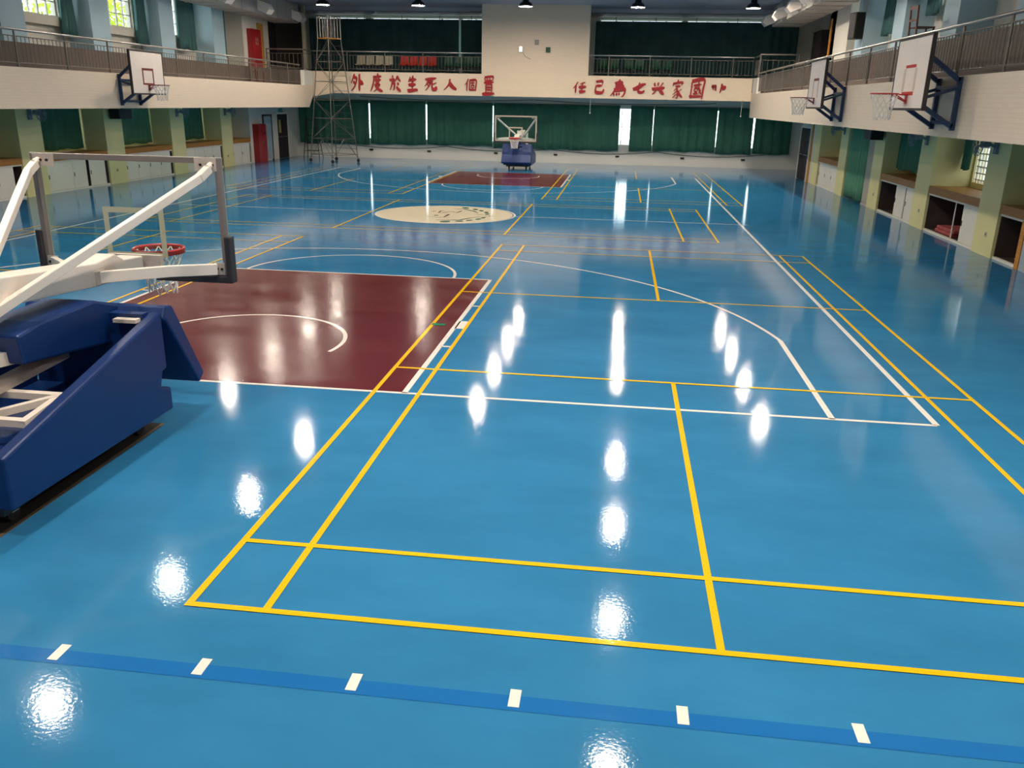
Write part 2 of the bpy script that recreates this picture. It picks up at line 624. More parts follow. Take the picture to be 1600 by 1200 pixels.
# back balcony slab and front
struct('slab', MB().box(-19, 8.5, YF + 0.2, 43, ZBF + 0.02, 3.42), 'wall')
poly = [(FL - 0.05, 2.9), (FL + 0.9, ZBF), (FR, ZBF), (FR, ZBT), (FL - 0.05, ZBT)]
struct('wall_back', MB().prism(poly, lambda a, b, t: (a, t, b), YF, YF + 0.2), 'brick_x')
struct('slab', MB().box(-18.9, 8.2, YF + 0.2, 42, 3.42, 3.98), 'brown_tier')
struct('wall_back', MB().box(-7.22, -2.36, YF, YF + 0.35, ZBT, ZC), 'brick_x')
uw = [(-16.8, -14.2), (-13.9, -9.28), (-9.18, -7.3), (-2.1, 2.0), (2.2, 7.2)]
struct('wall_back', grid_wall('x', 42, 42.25, -19, 8.5, 3.4, ZC, [(a, b, 4.6, 6.86) for a, b in uw]), 'wall')
struct('beam', MB().box(-19, 8.5, 37.9, 38.25, 6.78, ZC), 'ceiling')

# ------------------------------------------------------------------ windows
wcount = [0]


def window(axis, c, u0, u1, z0, z1, nx, nz, fw=0.05, depth=0.08, frm='white_frame'):
    wcount[0] += 1
    nm = 'window_%d' % wcount[0]
    mb = MB()

    def bx(ua, ub, za, zb, d=depth):
        if axis == 'y':
            mb.box(c - d / 2, c + d / 2, ua, ub, za, zb)
        else:
            mb.box(ua, ub, c - d / 2, c + d / 2, za, zb)
    bx(u0, u0 + fw, z0, z1)
    bx(u1 - fw, u1, z0, z1)
    bx(u0 + fw, u1 - fw, z0, z0 + fw)
    bx(u0 + fw, u1 - fw, z1 - fw, z1)
    w = mb.build(nm, frm)
    w['kind'] = 'structure'
    mb = MB()
    for i in range(1, nx):
        u = u0 + (u1 - u0) * i / nx
        bw = 0.035 if i % 2 else 0.06
        bx(u - bw / 2, u + bw / 2, z0 + fw, z1 - fw, depth * 0.7)
    for j in range(1, nz):
        z = z0 + (z1 - z0) * j / nz
        bx(u0 + fw, u1 - fw, z - 0.014, z + 0.014, depth * 0.5)
    if nx > 1 or nz > 1:
        mb.build('mullion', frm, w)
    mb = MB()
    bx(u0 + fw * 0.5, u1 - fw * 0.5, z0 + fw * 0.5, z1 - fw * 0.5, 0.008)
    mb.build('pane', 'glass', w)
    return w


for a, b in wins:
    window('x', YB + 0.16, a, b, 0.9, 2.68, 4, 2)
for a, b in uw:
    window('x', 42.16, a, b, 4.6, 6.86, 5, 2)
for k, (a, b) in enumerate(BAYS):
    if k < 2:
        continue
    w = window('y', SX('left', 0.92), a + 0.25, b - 0.35, 4.98, 6.75, 6, 4)
    MB().box(SX('left', 0.8), SX('left', 0.62), a + 0.15, b - 0.2, 4.72, 4.98).build('window_sill', 'white_frame', w)
    window('y', SX('left', REC + 0.14), a + 0.35, b - 0.2, 1.2, 2.55, 6, 4)
    window('y', SX('right', 0.92), a + 0.25, b - 0.35, 5.5, 6.75, 6, 3)
    if k == 2:
        # barred window in the yellow bay
        w = window('y', SX('right', REC + 0.14), a + 0.35, b - 0.05, 1.2, 2.55, 6, 4)
        mb = MB()
        for i in range(17):
            u = a + 0.42 + i * 0.163
            mb.box(SX('right', REC + 0.0), SX('right', REC + 0.03), u - 0.015, u + 0.015, 1.2, 2.55)
        for j in range(9):
            z = 1.28 + j * 0.15
            mb.box(SX('right', REC - 0.01), SX('right', REC + 0.02), a + 0.35, b - 0.2, z - 0.014, z + 0.014)
        mb.build('window_grille', 'white_frame', w)


# ------------------------------------------------------------------ floor markings (painted on the floor: its parts)
def rect(mb, x0, x1, y0, y1, z):
    mb.add([(x0, y0, z), (x1, y0, z), (x1, y1, z), (x0, y1, z)], [(0, 1, 2, 3)])


def hl(mb, y, x0, x1, z, w):
    rect(mb, x0, x1, y - w / 2, y + w / 2, z)


def vl(mb, x, y0, y1, z, w):
    rect(mb, x - w / 2, x + w / 2, y0, y1, z)


def arc(mb, cx, cy, R, a0, a1, z, w, n=64):
    vs, fs = [], []
    for i in range(n + 1):
        t = math.radians(a0 + (a1 - a0) * i / n)
        for r in (R - w / 2, R + w / 2):
            vs.append((cx + r * math.cos(t), cy + r * math.sin(t), z))
    for i in range(n):
        fs.append((2 * i, 2 * i + 1, 2 * i + 3, 2 * i + 2))
    mb.add(vs, fs)


BC, B0, B1 = -5.15, 3.87, 32.2
BM = 17.95
HW = 7.55
ZW, ZM, ZY = 0.0030, 0.0018, 0.0042
for y0, s in ((B0, 1), (B1, -1)):
    k = MB()
    rect(k, BC - 2.42, BC + 2.42, min(y0, y0 + s * 5.83), max(y0, y0 + s * 5.83), ZM)
    k.build('key_area', 'maroon', fl)
mb = MB()
hl(mb, B0, BC - HW, BC + HW, ZW, 0.05)
hl(mb, B1, BC - HW, BC + HW, ZW, 0.05)
vl(mb, BC - HW, B0, B1, ZW, 0.06)
vl(mb, BC + HW, B0, B1, ZW, 0.06)
hl(mb, BM, BC - HW - 0.2, BC - 1.83, ZW, 0.05)
hl(mb, BM, BC + 1.83, BC + HW + 0.2, ZW, 0.05)
arc(mb, BC, BM, 1.81, 0, 360, ZW + 0.0006, 0.06, 96)
for y0, s in ((B0, 1), (B1, -1)):
    for x in (BC - 2.43, BC + 2.43):
        vl(mb, x, min(y0, y0 + s * 5.85), max(y0, y0 + s * 5.85), ZW, 0.06)
    hl(mb, y0 + s * 5.83, BC - 2.46, BC + 2.46, ZW, 0.05)
    for sx in (-1, 1):
        xa, xb = BC + sx * 2.44, BC + sx * 2.6
        xa, xb = min(xa, xb), max(xa, xb)
        for yy in (1.75, 3.9):
            hl(mb, y0 + s * yy, xa, xb, ZW, 0.05)
        yy = sorted((y0 + s * 2.6, y0 + s * 3.0))
        rect(mb, xa, xb, yy[0], yy[1], ZW)
    hc = y0 + s * 1.575
    g = 0 if s > 0 else 180
    arc(mb, BC, y0 + s * 5.83, 1.8, g, g + 180, ZW, 0.05)
    arc(mb, BC, hc, 1.25, g - 14, g + 194, ZW, 0.05)
    xo_ = 6.6
    th = math.degrees(math.acos(xo_ / 6.72))
    arc(mb, BC, hc, 6.72, g + th, g + 180 - th, ZW, 0.05, 120)
    yb = hc + s * 6.72 * math.sin(math.radians(th))
    for sx in (-1, 1):
        vl(mb, BC + sx * xo_, min(y0, yb), max(y0, yb), ZW, 0.06)
mb.build('basketball_lines', 'white_line', fl)


def bcourt(name, cx, y0, y1):
    mb = MB()
    w = 0.046
    for x in (-3.03, -2.57, 2.57, 3.03):
        vl(mb, cx + x, y0, y1, ZY, w)
    L = y1 - y0
    for y in (0.023, 0.78, 4.7, L - 4.7, L - 0.78, L - 0.023):
        hl(mb, y0 + y, cx - 3.05, cx + 3.05, ZY + 0.0006, w)
    vl(mb, cx, y0, y0 + 4.7, ZY, w)
    vl(mb, cx, y1 - 4.7, y1, ZY, w)
    mb.build(name, 'yellow_line', fl)


bcourt('badminton_lines', 0.0, 0.0, 13.4)
bcourt('badminton_lines', -10.35, 0.0, 13.4)
bcourt('badminton_lines', 0.0, 22.3, 35.6)
bcourt('badminton_lines', -10.5, 22.5, 35.7)
mb = MB()
for y in (14.75, 15.2, 20.42, 20.9):
    hl(mb, y, BC - 6.7, BC + 6.7, ZY, 0.046)
for x in (-6.68, -5.93, -1.98, 1.98, 5.93, 6.68):
    vl(mb, BC + x, 14.75, 20.9, ZY + 0.0006, 0.046)
mb.build('badminton_lines', 'yellow_line', fl)
# centre emblem
mb = MB()
mb.disc((BC - 0.03, BM, 0.0024), 1.79, 96)
em = mb.build('center_emblem', 'cream_paint', fl)
mb = MB()


def ell(mb, cx, cy, a, b, rot, z, n=14):
    vs = []
    for i in range(n):
        t = 2 * PI * i / n
        x, y = a * math.cos(t), b * math.sin(t)
        vs.append((cx + x * math.cos(rot) - y * math.sin(rot), cy + x * math.sin(rot) + y * math.cos(rot), z))
    mb.add(vs, [tuple(range(n))])


for x, y, w, h, r in [(-4.88, 19.40, .19, .31, .5), (-4.56, 19.14, .14, .27, .4), (-4.35, 18.88, .13, .27, .3), (-4.17, 18.57, .12, .26, .15),
                      (-4.09, 18.24, .12, .23, 0), (-4.08, 17.48, .12, .24, -.1), (-4.16, 17.17, .14, .23, -.2), (-4.34, 16.88, .14, .22, -.4),
                      (-4.55, 16.67, .18, .24, -.5), (-4.87, 16.49, .26, .26, -.8)]:
    ell(mb, x, y, w * 0.5, h * 0.5, r, 0.0052)


def stroke(mb, pts, ws, z):
    n = len(pts)
    vs = []
    for i in range(n):
        a = Vector(pts[max(0, i - 1)])
        b = Vector(pts[min(n - 1, i + 1)])
        d = (b - a).normalized()
        nn = Vector((-d.y, d.x))
        w = ws[i] if isinstance(ws, (list, tuple)) else ws
        p = Vector(pts[i])
        vs.append((p.x + nn.x * w / 2, p.y + nn.y * w / 2, z))
        vs.append((p.x - nn.x * w / 2, p.y - nn.y * w / 2, z))
    mb.add(vs, [(2 * i, 2 * i + 1, 2 * i + 3, 2 * i + 2) for i in range(n - 1)])


stroke(mb, [(-5.15, 19.1), (-4.88, 19.11), (-4.56, 18.79), (-4.35, 18.38)], [.02, .09, .07, .02], 0.0052)
stroke(mb, [(-5.15, 16.73), (-4.85, 16.76), (-4.57, 16.9), (-4.4, 17.3), (-4.18, 17.63)], [.02, .09, .08, .06, .02], 0.0052)
mb.build('laurel_leaves', 'dgreen_paint', em)
mb = MB()
stroke(mb, [(-5.6, 18.36), (-5.52, 18.45)], 0.042, 0.0052)
stroke(mb, [(-5.38, 18.12), (-5.4, 18.54), (-5.32, 18.66)], [0.030, 0.042, 0.018], 0.0052)
stroke(mb, [(-5.35, 18.13), (-5.27, 18.2), (-5.18, 18.4), (-5.07, 18.5), (-4.93, 18.28), (-4.86, 18.7)], [0.018, 0.036, 0.030, 0.036, 0.036, 0.048], 0.0058)
stroke(mb, [(-5.38, 17.6), (-5.28, 17.63)], 0.096, 0.0052)
stroke(mb, [(-5.07, 17.33), (-5.05, 17.88)], [0.036, 0.072], 0.0052)
stroke(mb, [(-5.53, 17.36), (-5.2, 17.25), (-4.9, 17.24)], [0.012, 0.030, 0.012], 0.0052)
stroke(mb, [(-4.36, 18.08), (-4.19, 18.08)], 0.036, 0.0052)
stroke(mb, [(-4.08, 17.82), (-4.04, 17.83)], 0.054, 0.0052)
stroke(mb, [(-4.0, 17.81), (-3.95, 17.86)], 0.054, 0.0052)
stroke(mb, [(-3.91, 17.81), (-3.76, 17.79)], 0.015, 0.0052)
mb.build('emblem_writing', 'brown_paint', em)
# blue tape line with white dashes near the viewer
mb = MB()
hl(mb, -0.54, -14, 6.5, 0.0015, 0.11)
mb.build('tape_line', 'tapeblue', fl)
for x in (-4.3, -3.48, -2.69, -1.88, -1.06, -0.24, 0.59, 1.42):
    mb = MB()
    rect(mb, x - 0.028, x + 0.028, -0.57, -0.44, 0.003)
    mb.build('white_dash', 'white_line', fl)
mb = MB()
rect(mb, -3.04, -2.86, 6.58, 6.68, 0.0062)
mb.build('green_mark', 'green_mark', fl)
# ------------------------------------------------------------------ lamps
bm_h = MB()
bm_h.lathe([(0.0, 0.425), (0.06, 0.425), (0.06, 0.38), (0.12, 0.34), (0.13, 0.16), (0.16, 0.12)], n=18)
bm_s = MB()
bm_s.lathe([(0.14, 0.16), (0.24, 0.09), (0.29, -0.03), (0.28, -0.03), (0.23, 0.085), (0.14, 0.15), (0.0, 0.152)], n=24)
proto = None
ROWN = ['row nearest the back wall'] + ['%s row from the back wall' % q for q in ('second', 'third', 'fourth', 'fifth', 'sixth', 'seventh', 'eighth', 'unseen ninth', 'added tenth')]
COLN = ['leftmost in', 'second from left in', 'middle one in', 'second from right in', 'rightmost in']
COLX = [-13.35, -9.3, -4.85, -0.35, 4.15]
LIT = {0: [4, 5, 6, 7], 1: [-1, 0, 1, 2, 3, 7], 2: [-2, -1, 4, 5, 6, 7], 3: [-2, -1, 0, 1, 2, 3, 5, 6, 7], 4: [-2, -1, 4, 5, 6, 7]}  # negative rows are out of view; most added to brighten the near floor
for c, ks in LIT.items():
    for k in ks:
        loc = (COLX[c], 6.3 + 3.8 * k, 6.53)
        lab = 'lit high bay lamp, %s %s' % (COLN[c], ROWN[7 - k])
        if proto is None:
            proto = thing('high_bay_lamp', lab, 'lamp', loc, group='high bay lamps under the ceiling')
            bm_h.build('housing', 'lamp_black', proto)
            sh = bm_s.build('lamp_shade', 'lamp_black', proto)
            MB().lathe([(0.277, -0.026), (0.227, 0.082), (0.14, 0.146)], n=24).build('reflector', 'lamp_in', sh)
            MB().lathe([(0.0, -0.03), (0.07, -0.018), (0.125, 0.015), (0.16, 0.06), (0.17, 0.11), (0.0, 0.125)], n=18).build('bulb', 'lamp_on', proto)
            MB().tube((-0.1, 0, 0.34), (-0.15, 0, 0.425), 0.012, 6).build('bracket', 'lamp_black', proto)
            MB().tube((0.1, 0, 0.34), (0.15, 0, 0.425), 0.012, 6).build('bracket', 'lamp_black', proto)
        else:
            dup(proto, loc, 0, lab)


# ------------------------------------------------------------------ curtains
def curtain(name, p0, p1, z0, z1, folds, amp, m, label, group=None, pinch=0.0, hem=0.02, seed=0, shear=0.0, hang=None):
    """hanging pleated cloth between two floor points p0,p1"""
    p0, p1 = Vector((p0[0], p0[1], 0)), Vector((p1[0], p1[1], 0))
    d = p1 - p0
    Ln = d.length
    d.normalize()
    nrm = Vector((-d.y, d.x, 0))
    rnd = random.Random(seed)
    nc = max(12, int(folds * 6))
    rows = 7
    ph = [rnd.uniform(0, 6.28) for _ in range(4)]
    front, back = [], []
    for j in range(rows + 1):
        t = j / rows
        for i in range(nc + 1):
            u = i / nc
            w = 2 * PI * folds * u
            off = amp * (math.sin(w + 0.5 * math.sin(3 * u * 6 + ph[0])) * (0.75 + 0.35 * math.sin(5 * u + ph[1])) + 0.35 * math.sin(2.3 * w + ph[2])) * (0.55 + 0.45 * (1 - t) + 0.1)
            uu = 0.5 + (u - 0.5) * (1 - pinch * (1 - abs(2 * t - 1)) if pinch else 1)
            z = z0 + (z1 - z0) * t
            if j == 0:
                z += hem * math.sin(w * 0.31 + ph[3])
            q = p0 + d * (Ln * uu + shear * (1 - t)) + nrm * off
            front.append((q.x, q.y, z))
            q2 = q + nrm * 0.012
            back.append((q2.x, q2.y, z))
    n = nc + 1
    N = len(front)
    fs = []
    for j in range(rows):
        for i in range(nc):
            a = j * n + i
            fs.append((a, a + 1, a + n + 1, a + n))
            fs.append((N + a + n, N + a + n + 1, N + a + 1, N + a))
    for i in range(nc):
        fs.append((i, N + i, N + i + 1, i + 1))
        a = rows * n + i
        fs.append((a, a + 1, N + a + 1, N + a))
    for j in range(rows):
        a = j * n
        fs.append((a, a + n, N + a + n, N + a))
        a = j * n + nc
        fs.append((a, N + a, N + a + n, a + n))
    mb = MB()
    mb.add(front + back, fs, True)
    o = mb.build(name, m)
    # rail carrying the cloth, fixed to the wall or the ceiling
    e = -0.005 if hang is None or hang[0] != 'ends' else hang[1]
    ra, rb = p0 - d * e, p1 + d * e
    ra.z = rb.z = z1 + 0.012
    rl = MB().tube(ra, rb, 0.02, 8).build('curtain_rail', 'dull_steel', o)
    if hang is not None and hang[0] != 'ends':
        v = Vector(hang[0]) * hang[1]
        nb = max(2, int(Ln / 2.0) + 1)
        for i in range(nb):
            q = ra.lerp(rb, (i + 0.5) / nb)
            MB().bar(q, q + v, 0.025, 0.025, up=(0.3, 0.5, 0.8)).build('rail_bracket', 'dull_steel', rl)
    return tag(o, label, 'curtain', group)




CG = 'green curtains along the lower back wall'
segs = [(-17.0, -13.33, 'green curtain on the lower back wall behind the scaffold tower'),
        (-13.28, -10.42, 'green curtain on the lower back wall, next one past the scaffold tower'),
        (-10.36, -7.06, 'green curtain between the bright slit and the far portable hoop'),
        (-7.01, -0.84, 'widest green curtain on the lower back wall, behind the far portable hoop'),
        (-0.32, 0.77, 'narrowest green curtain, beside the wide bright window gap in the back wall'),
        (0.82, 3.79, 'green curtain on the lower back wall below the red characters 家 and 國'),
        (3.84, 5.49, 'green curtain behind the pull cord at the far balcony corner'),
        (5.58, 7.3, 'green curtain on the lower back wall nearest the single dark door')]
for i, (a, b, lab) in enumerate(segs):
    curtain('curtain', (b, YB - 0.13), (a, YB - 0.13), 0.66 + 0.03 * (i % 3), 2.76, (b - a) * 2.3, 0.06, 'curtain', lab, CG, seed=i + 3, hang=((0, 1, 0), 0.13))
UG = 'dark curtains along the upper back wall'
for i, (a, b, lab) in enumerate([(-17.2, -9.27, 'long dark green curtain on upper back balcony above the cream and red seats'),
                                 (-9.16, -7.0, 'short dark green upper curtain between a bright slit and white centre wall'),
                                 (-2.3, 7.6, 'long dark green upper curtain behind three pairs of green seats')]):
    curtain('curtain', (b, 41.85), (a, 41.85), 4.2, 6.74, (b - a) * 2.4, 0.05, 'curtain_up', lab, UG, seed=i + 30, hang=((0, 0, 1), ZC - 6.752))
# left upper bays: bunched curtains
for k, lab in ((3, 'bunched dark green curtain beside the leafy balcony window above a wall fan'),
               (2, 'bunched green curtain beside the balcony window nearest the viewer'),
               (4, 'bunched dark green curtain beside the leafy window above the wall hoop')):
    a, b = BAYS[k]
    curtain('curtain', (SX('left', 0.5), b - 0.02), (SX('left', 0.5), b - 0.75), 4.45, 6.9, 4, 0.07, 'curtain_up', lab, 'curtains at the leafy balcony windows', pinch=0.3, seed=40 + k, hang=((0, 0, 1), ZC - 6.912))
curtain('curtain', (SX('left', 0.45), 29.9), (SX('left', 0.45), 28.6), 4.5, 6.9, 6, 0.07, 'curtain_up', 'dark green curtain hanging across the middle of a balcony window', 'curtains at the leafy balcony windows', seed=50, hang=((0, 0, 1), ZC - 6.912))
curtain('curtain', (SX('left', 0.45), 32.6), (SX('left', 0.45), 31.75), 4.4, 6.6, 4, 0.06, 'curtain_up', 'narrow dark green upper curtain beside the red hydrant cabinet', 'curtains at the leafy balcony windows', seed=51, hang=((0, 0, 1), ZC - 6.612))
# left lower bays
LL = ['green curtain in the lower bay behind the near backboard corner', 'dark green curtain in the bay between a wall fan and black loudspeaker',
      'green curtain with a bright slit, in the bay under the left wall hoop', 'dark green curtain in the bay between two wall fans']
for i, k in enumerate((2, 3, 4, 5)):
    a, b = BAYS[k]
    xx = SX('left', REC - 0.16)
    if k == 4:
        mid = a + 1.05
        curtain('curtain', (xx, mid - 0.03), (xx, a + 0.1), 1.14, 2.6, 4, 0.05, 'curtain_pale', 'pale green curtain half touching the loudspeaker pillar, below a wall hoop', 'curtains in the bays beside the red locker', seed=61, hang=((-1, 0, 0), 0.16))
        curtain('curtain', (xx, b - 0.06), (xx, mid + 0.03), 1.14, 2.6, 6, 0.05, 'curtain_pale', 'pale green curtain half away from the loudspeaker, below a wall hoop', 'curtains in the bays beside the red locker', seed=62, hang=((-1, 0, 0), 0.16))
    else:
        curtain('curtain', (xx, b - 0.06), (xx, a + 0.06), 1.14, 2.66, 9, 0.06, 'curtain', LL[i], 'curtains in the bays beside the red locker', seed=60 + 7 * i, hang=((-1, 0, 0), 0.16))
curtain('curtain', (SX('left', 0.7), 32.3), (SX('left', 0.7), 31.7), 1.14, 2.6, 3, 0.05, 'curtain', 'narrow green curtain in the last bay before the red locker', 'curtains in the bays beside the red locker', seed=90, hang=((-1, 0, 0), 0.25))
# right side
curtain('curtain', (SX('right', 0.06), 24.1), (SX('right', 0.06), 26.44), 0.06, 2.42, 6, 0.075, 'curtain_pale', 'tall pale green curtain hanging down to the floor beside a folded gate', 'curtains in the bays with open cupboards', seed=91, hang=('ends', 0.06))
curtain('curtain', (SX('right', 0.42), 20.4), (SX('right', 0.42), 22.25), 1.22, 2.9, 5, 0.06, 'curtain', 'dark green curtain above the half open white cupboard', 'curtains in the bays with open cupboards', seed=92, hang=((0, 0, 1), 0.21))
curtain('curtain', (SX('right', REC - 0.3), 17.75), (SX('right', REC - 0.3), 18.2), 1.5, 2.9, 3, 0.06, 'curtain', 'short green curtain beside the barred window above the mats', 'curtains in the bays with open cupboards', pinch=-0.3, seed=93, hang=((1, 0, 0), 0.3))
curtain('curtain', (SX('right', REC - 0.2), 27.7), (SX('right', REC - 0.2), 28.6), 1.1, 2.75, 4, 0.05, 'curtain', 'green curtain in the bay between the tall curtain and single dark door', 'curtains in the bays with open cupboards', seed=94, hang=((1, 0, 0), 0.2))
curtain('curtain', (SX('right', 0.5), 24.9), (SX('right', 0.5), 26.3), 5.05, 6.9, 5, 0.08, 'curtain_up', 'green curtain on the upper balcony wall beside the tall loudspeaker', 'curtains above the fire extinguisher balcony', pinch=0.2, seed=95, hang=((0, 0, 1), ZC - 6.912))
curtain('curtain', (SX('right', 0.5), 21.2), (SX('right', 0.5), 22.2), 5.25, 6.9, 4, 0.08, 'curtain_up', 'green curtain on the upper balcony wall above a fire extinguisher and chair', 'curtains above the fire extinguisher balcony', seed=96, hang=((0, 0, 1), ZC - 6.912))


# ------------------------------------------------------------------ railings
def railing(name, label, p0, p1, zb, posts, heights, spacing, m_main='dull_steel', first=0):
    """heights = (bottom rail, baluster top rail, handrail)"""
    p0, p1 = Vector((p0[0], p0[1], zb)), Vector((p1[0], p1[1], zb))
    d = (p1 - p0)
    Ln = d.length
    d.normalize()
    t = thing(name, label, 'railing', p0, math.atan2(d.y, d.x))
    hb, ht, hh = heights
    MB().tube((0, 0, hh), (Ln, 0, hh), 0.03, 10).build('handrail', 'steel', t)
    MB().tube((0, 0, ht), (Ln, 0, ht), 0.014, 6).build('upper_rail', m_main, t)
    MB().tube((0, 0, hb), (Ln, 0, hb), 0.014, 6).build('lower_rail', m_main, t)
    pm = None
    for s in posts:
        if s < 0 or s > Ln:
            continue
        if pm is None:
            pm = MB().tube((0, 0, 0), (0, 0, hh), 0.024, 8).box(-0.05, 0.05, -0.05, 0.05, 0, 0.012).build('post', m_main, t, loc=(s, 0, 0))
        else:
            c = pm.copy()
            COL.objects.link(c)
            c.parent = t
            c.location = (s, 0, 0)
    n = int(Ln / spacing)
    bm_ = None
    rest = MB()
    cnt = 0
    for i in range(n + 1):
        s = i * spacing + spacing / 2
        if s > Ln or any(abs(s - q) < 0.05 for q in posts):
            continue
        if s < first:
            continue
        if cnt >= 98:
            rest.tube((s, 0, hb), (s, 0, ht), 0.009, 6)
            continue
        cnt += 1
        if bm_ is None:
            bm_ = MB().tube((0, 0, hb), (0, 0, ht), 0.009, 6).build('baluster', m_main, t, loc=(s, 0, 0))
        else:
            c = bm_.copy()
            COL.objects.link(c)
            c.parent = t
            c.location = (s, 0, 0)
    if rest.v:
        o = rest.build('far_balusters', m_main, t)
        o['kind'] = 'stuff'
    return t


YS = 14.0
railing('balcony_railing', 'long steel balcony railing below the leafy windows and red hydrant cabinet', (FL - 0.06, YS), (FL - 0.06, 34.9), ZT,
        [2.1 + 1.93 * i for i in range(-1, 11)], (0.10, 0.70, 0.85), 0.15)
railing('balcony_railing', 'long steel balcony railing behind two wall hoops and a wooden chair', (FR + 0.06, 8.4), (FR + 0.06, 35.0), ZT,
        [2.0 + 1.9 * i for i in range(-1, 14)], (0.10, 0.70, 0.83), 0.14)
railing('balcony_railing', 'steel railing on the back balcony in front of cream and red seats', (FL - 0.02, YF + 0.1), (-7.23, YF + 0.1), ZBT,
        [1.65 + 1.8 * i for i in range(5)], (0.12, 0.72, 0.88), 0.155)
railing('balcony_railing', 'steel railing on the back balcony in front of dark green seat pairs', (-2.35, YF + 0.1), (FR, YF + 0.1), ZBT,
        [0.03] + [0.9 + 1.82 * i for i in range(4)], (0.12, 0.72, 0.86), 0.155)
railing('stair_railing', 'short steel railing across the balcony steps near the scaffold tower', (-17.0, 35.4), (FL - 0.05, 35.4), ZBT - 0.02, [0.03, 1.76], (0.1, 0.72, 0.9), 0.2)
railing('stair_railing', 'short steel railing across the balcony steps above the single dark door', (FR + 0.05, 35.25), (6.7, 35.25), ZBT - 0.02, [0.03, 1.6], (0.1, 0.72, 0.95), 0.22)
railing('stair_railing', 'short return railing on the balcony corner block beside the scaffold tower', (FL - 0.06, 35.45), (FL - 0.06, YF), ZBT, [0.03], (0.1, 0.72, 0.88), 0.16)
railing('stair_railing', 'short return railing on the balcony corner beside character 以', (FR + 0.06, 35.3), (FR + 0.06, YF), ZBT, [0.03], (0.1, 0.72, 0.88), 0.16)


# ------------------------------------------------------------------ cupboards under the bays
def cabinet(side, y0, y1, doors, label, gaps=(), interior=True):
    """doors: list of (ya, yb) white panels; the rest is open. local x=0 is the front face, +x goes into the wall"""
    sgn = -1 if side == 'left' else 1
    t = thing('built_in_cupboard', label, 'cupboard', (SX(side, 0.06), (y0 + y1) / 2, 0), 0 if side == 'right' else PI, 'cupboards under the %s bays' % side)
    h = (y1 - y0) / 2 - 0.004
    D = REC - 0.08

    def ly(y):
        v = y - (y0 + y1) / 2
        return v if side == 'right' else -v
    MB().box(0, D, -h, -h + 0.03, 0, 0.86).box(0, D, h - 0.03, h, 0, 0.86).box(D - 0.02, D, -h + 0.03, h - 0.03, 0, 0.86).box(0.02, D - 0.02, -h + 0.03, h - 0.03, 0.0, 0.04).build('carcass', 'dark_in', t)
    MB().box(-0.02, 0.05, -h, h, 0.86, 0.90).build('top_rail', 'white_frame', t)
    MB().box(-0.02, 0.04, -h, h, 0.0, 0.05).build('bottom_rail', 'cab_white', t)
    for ya, yb in doors:
        a, b = sorted((ly(ya), ly(yb)))
        dr = MB().box(0.0, 0.02, a + 0.008, b - 0.008, 0.055, 0.855).build('door', 'cab_white', t, bevel=0.003)
        MB().box(-0.012, 0.0, b - 0.07, b - 0.045, 0.40, 0.52).build('handle', 'bolt', dr)
    for g in gaps:
        MB().box(0.015, 0.03, ly(g) - 0.02, ly(g) + 0.02, 0.055, 0.855).build('stile', 'white_frame', t)
    return t


def split(a, b, n):
    s = (b - a) / n
    return [(a + i * s, a + (i + 1) * s) for i in range(n)]


cabinet('left', 15.1, 18.25, split(15.15, 17.9, 4), 'white built-in cupboard partly behind the near backboard strut')
a, b = BAYS[3]
cabinet('left', a, b, [(19.3, 20.5), (20.5, 21.2), (21.35, 22.2)], 'white built-in cupboard with dark door gaps, seen through the near glass backboard')
a, b = BAYS[4]
cabinet('left', a, b, split(a + 0.05, b - 0.15, 4), 'white built-in cupboard below the pale green curtain pair')
a, b = BAYS[5]
cabinet('left', a, b, split(a + 0.05, b - 0.1, 4), 'white four door cupboard between two wall fans')
cabinet('left', 31.6, 33.4, split(31.65, 33.35, 2), 'narrow two door white cupboard beside the red locker')
cabinet('right', 11.0, 14.1, [], 'open dark cupboard with an orange post beside it')
a, b = BAYS[2]
cabinet('right', a, b, [(15.12, 16.05)], 'open cupboard holding faded red mats below the barred window', gaps=(16.55,))
a, b = BAYS[3]
cabinet('right', a, b, [(19.3, 20.0), (20.1, 20.9)], 'half open white cupboard beside the folded gate pillar', gaps=(20.05,))
a, b = BAYS[5]
cabinet('right', a, b, split(27.55, 30.55, 3), 'closed pale three door cupboard near the single dark door')
for side, ks in (('left', (2, 3, 4, 5)), ('right', (2, 3, 5))):
    for k in ks:
        a, b = BAYS[k]
        struct('trim_1', MB().box(SX(side, 0.02), SX(side, REC), a, b, 0.905, 1.08), 'sill_wood')
struct('trim_1', MB().box(SX('left', 0.02), SX('left', REC), 31.6, 33.4, 0.905, 1.08), 'sill_wood')
struct('trim_1', MB().box(SX('right', 0.02), SX('right', REC), 11.0, 14.1, 0.905, 1.08), 'sill_wood')
struct('trim_2', MB().box(SX('right', -0.02), SX('right', 0.05), 12.82, 12.98, 0.0, 0.9), 'orange_wood')
struct('wall_right', MB().box(SX('right', -0.01), SX('right', 0.055), 11.0, 12.8, 0.0, 0.9), 'grey_door')
# mats
for i, (y, z, lab) in enumerate([(17.25, 0.045, 'faded red folded mat at the bottom of the open cupboard'), (17.15, 0.13, 'faded red striped mat lying on top of the other mat')]):
    tag(MB().box(-0.3, 0.3, -0.55, 0.55, 0, 0.08).build('gym_mat', 'mat_red', loc=(SX('right', 0.45), y, z), bevel=0.02), lab, 'mat', 'mats in the open cupboard')
tag(MB().lathe([(0, 0.0), (0.16, 0.01), (0.2, 0.08), (0.14, 0.17), (0.0, 0.2)], n=14).build('cloth_bag', 'red_cab', loc=(SX('right', 0.35), 13.35, 0.042)), 'crumpled dark red bag in the open cupboard beside the orange post', 'bag')
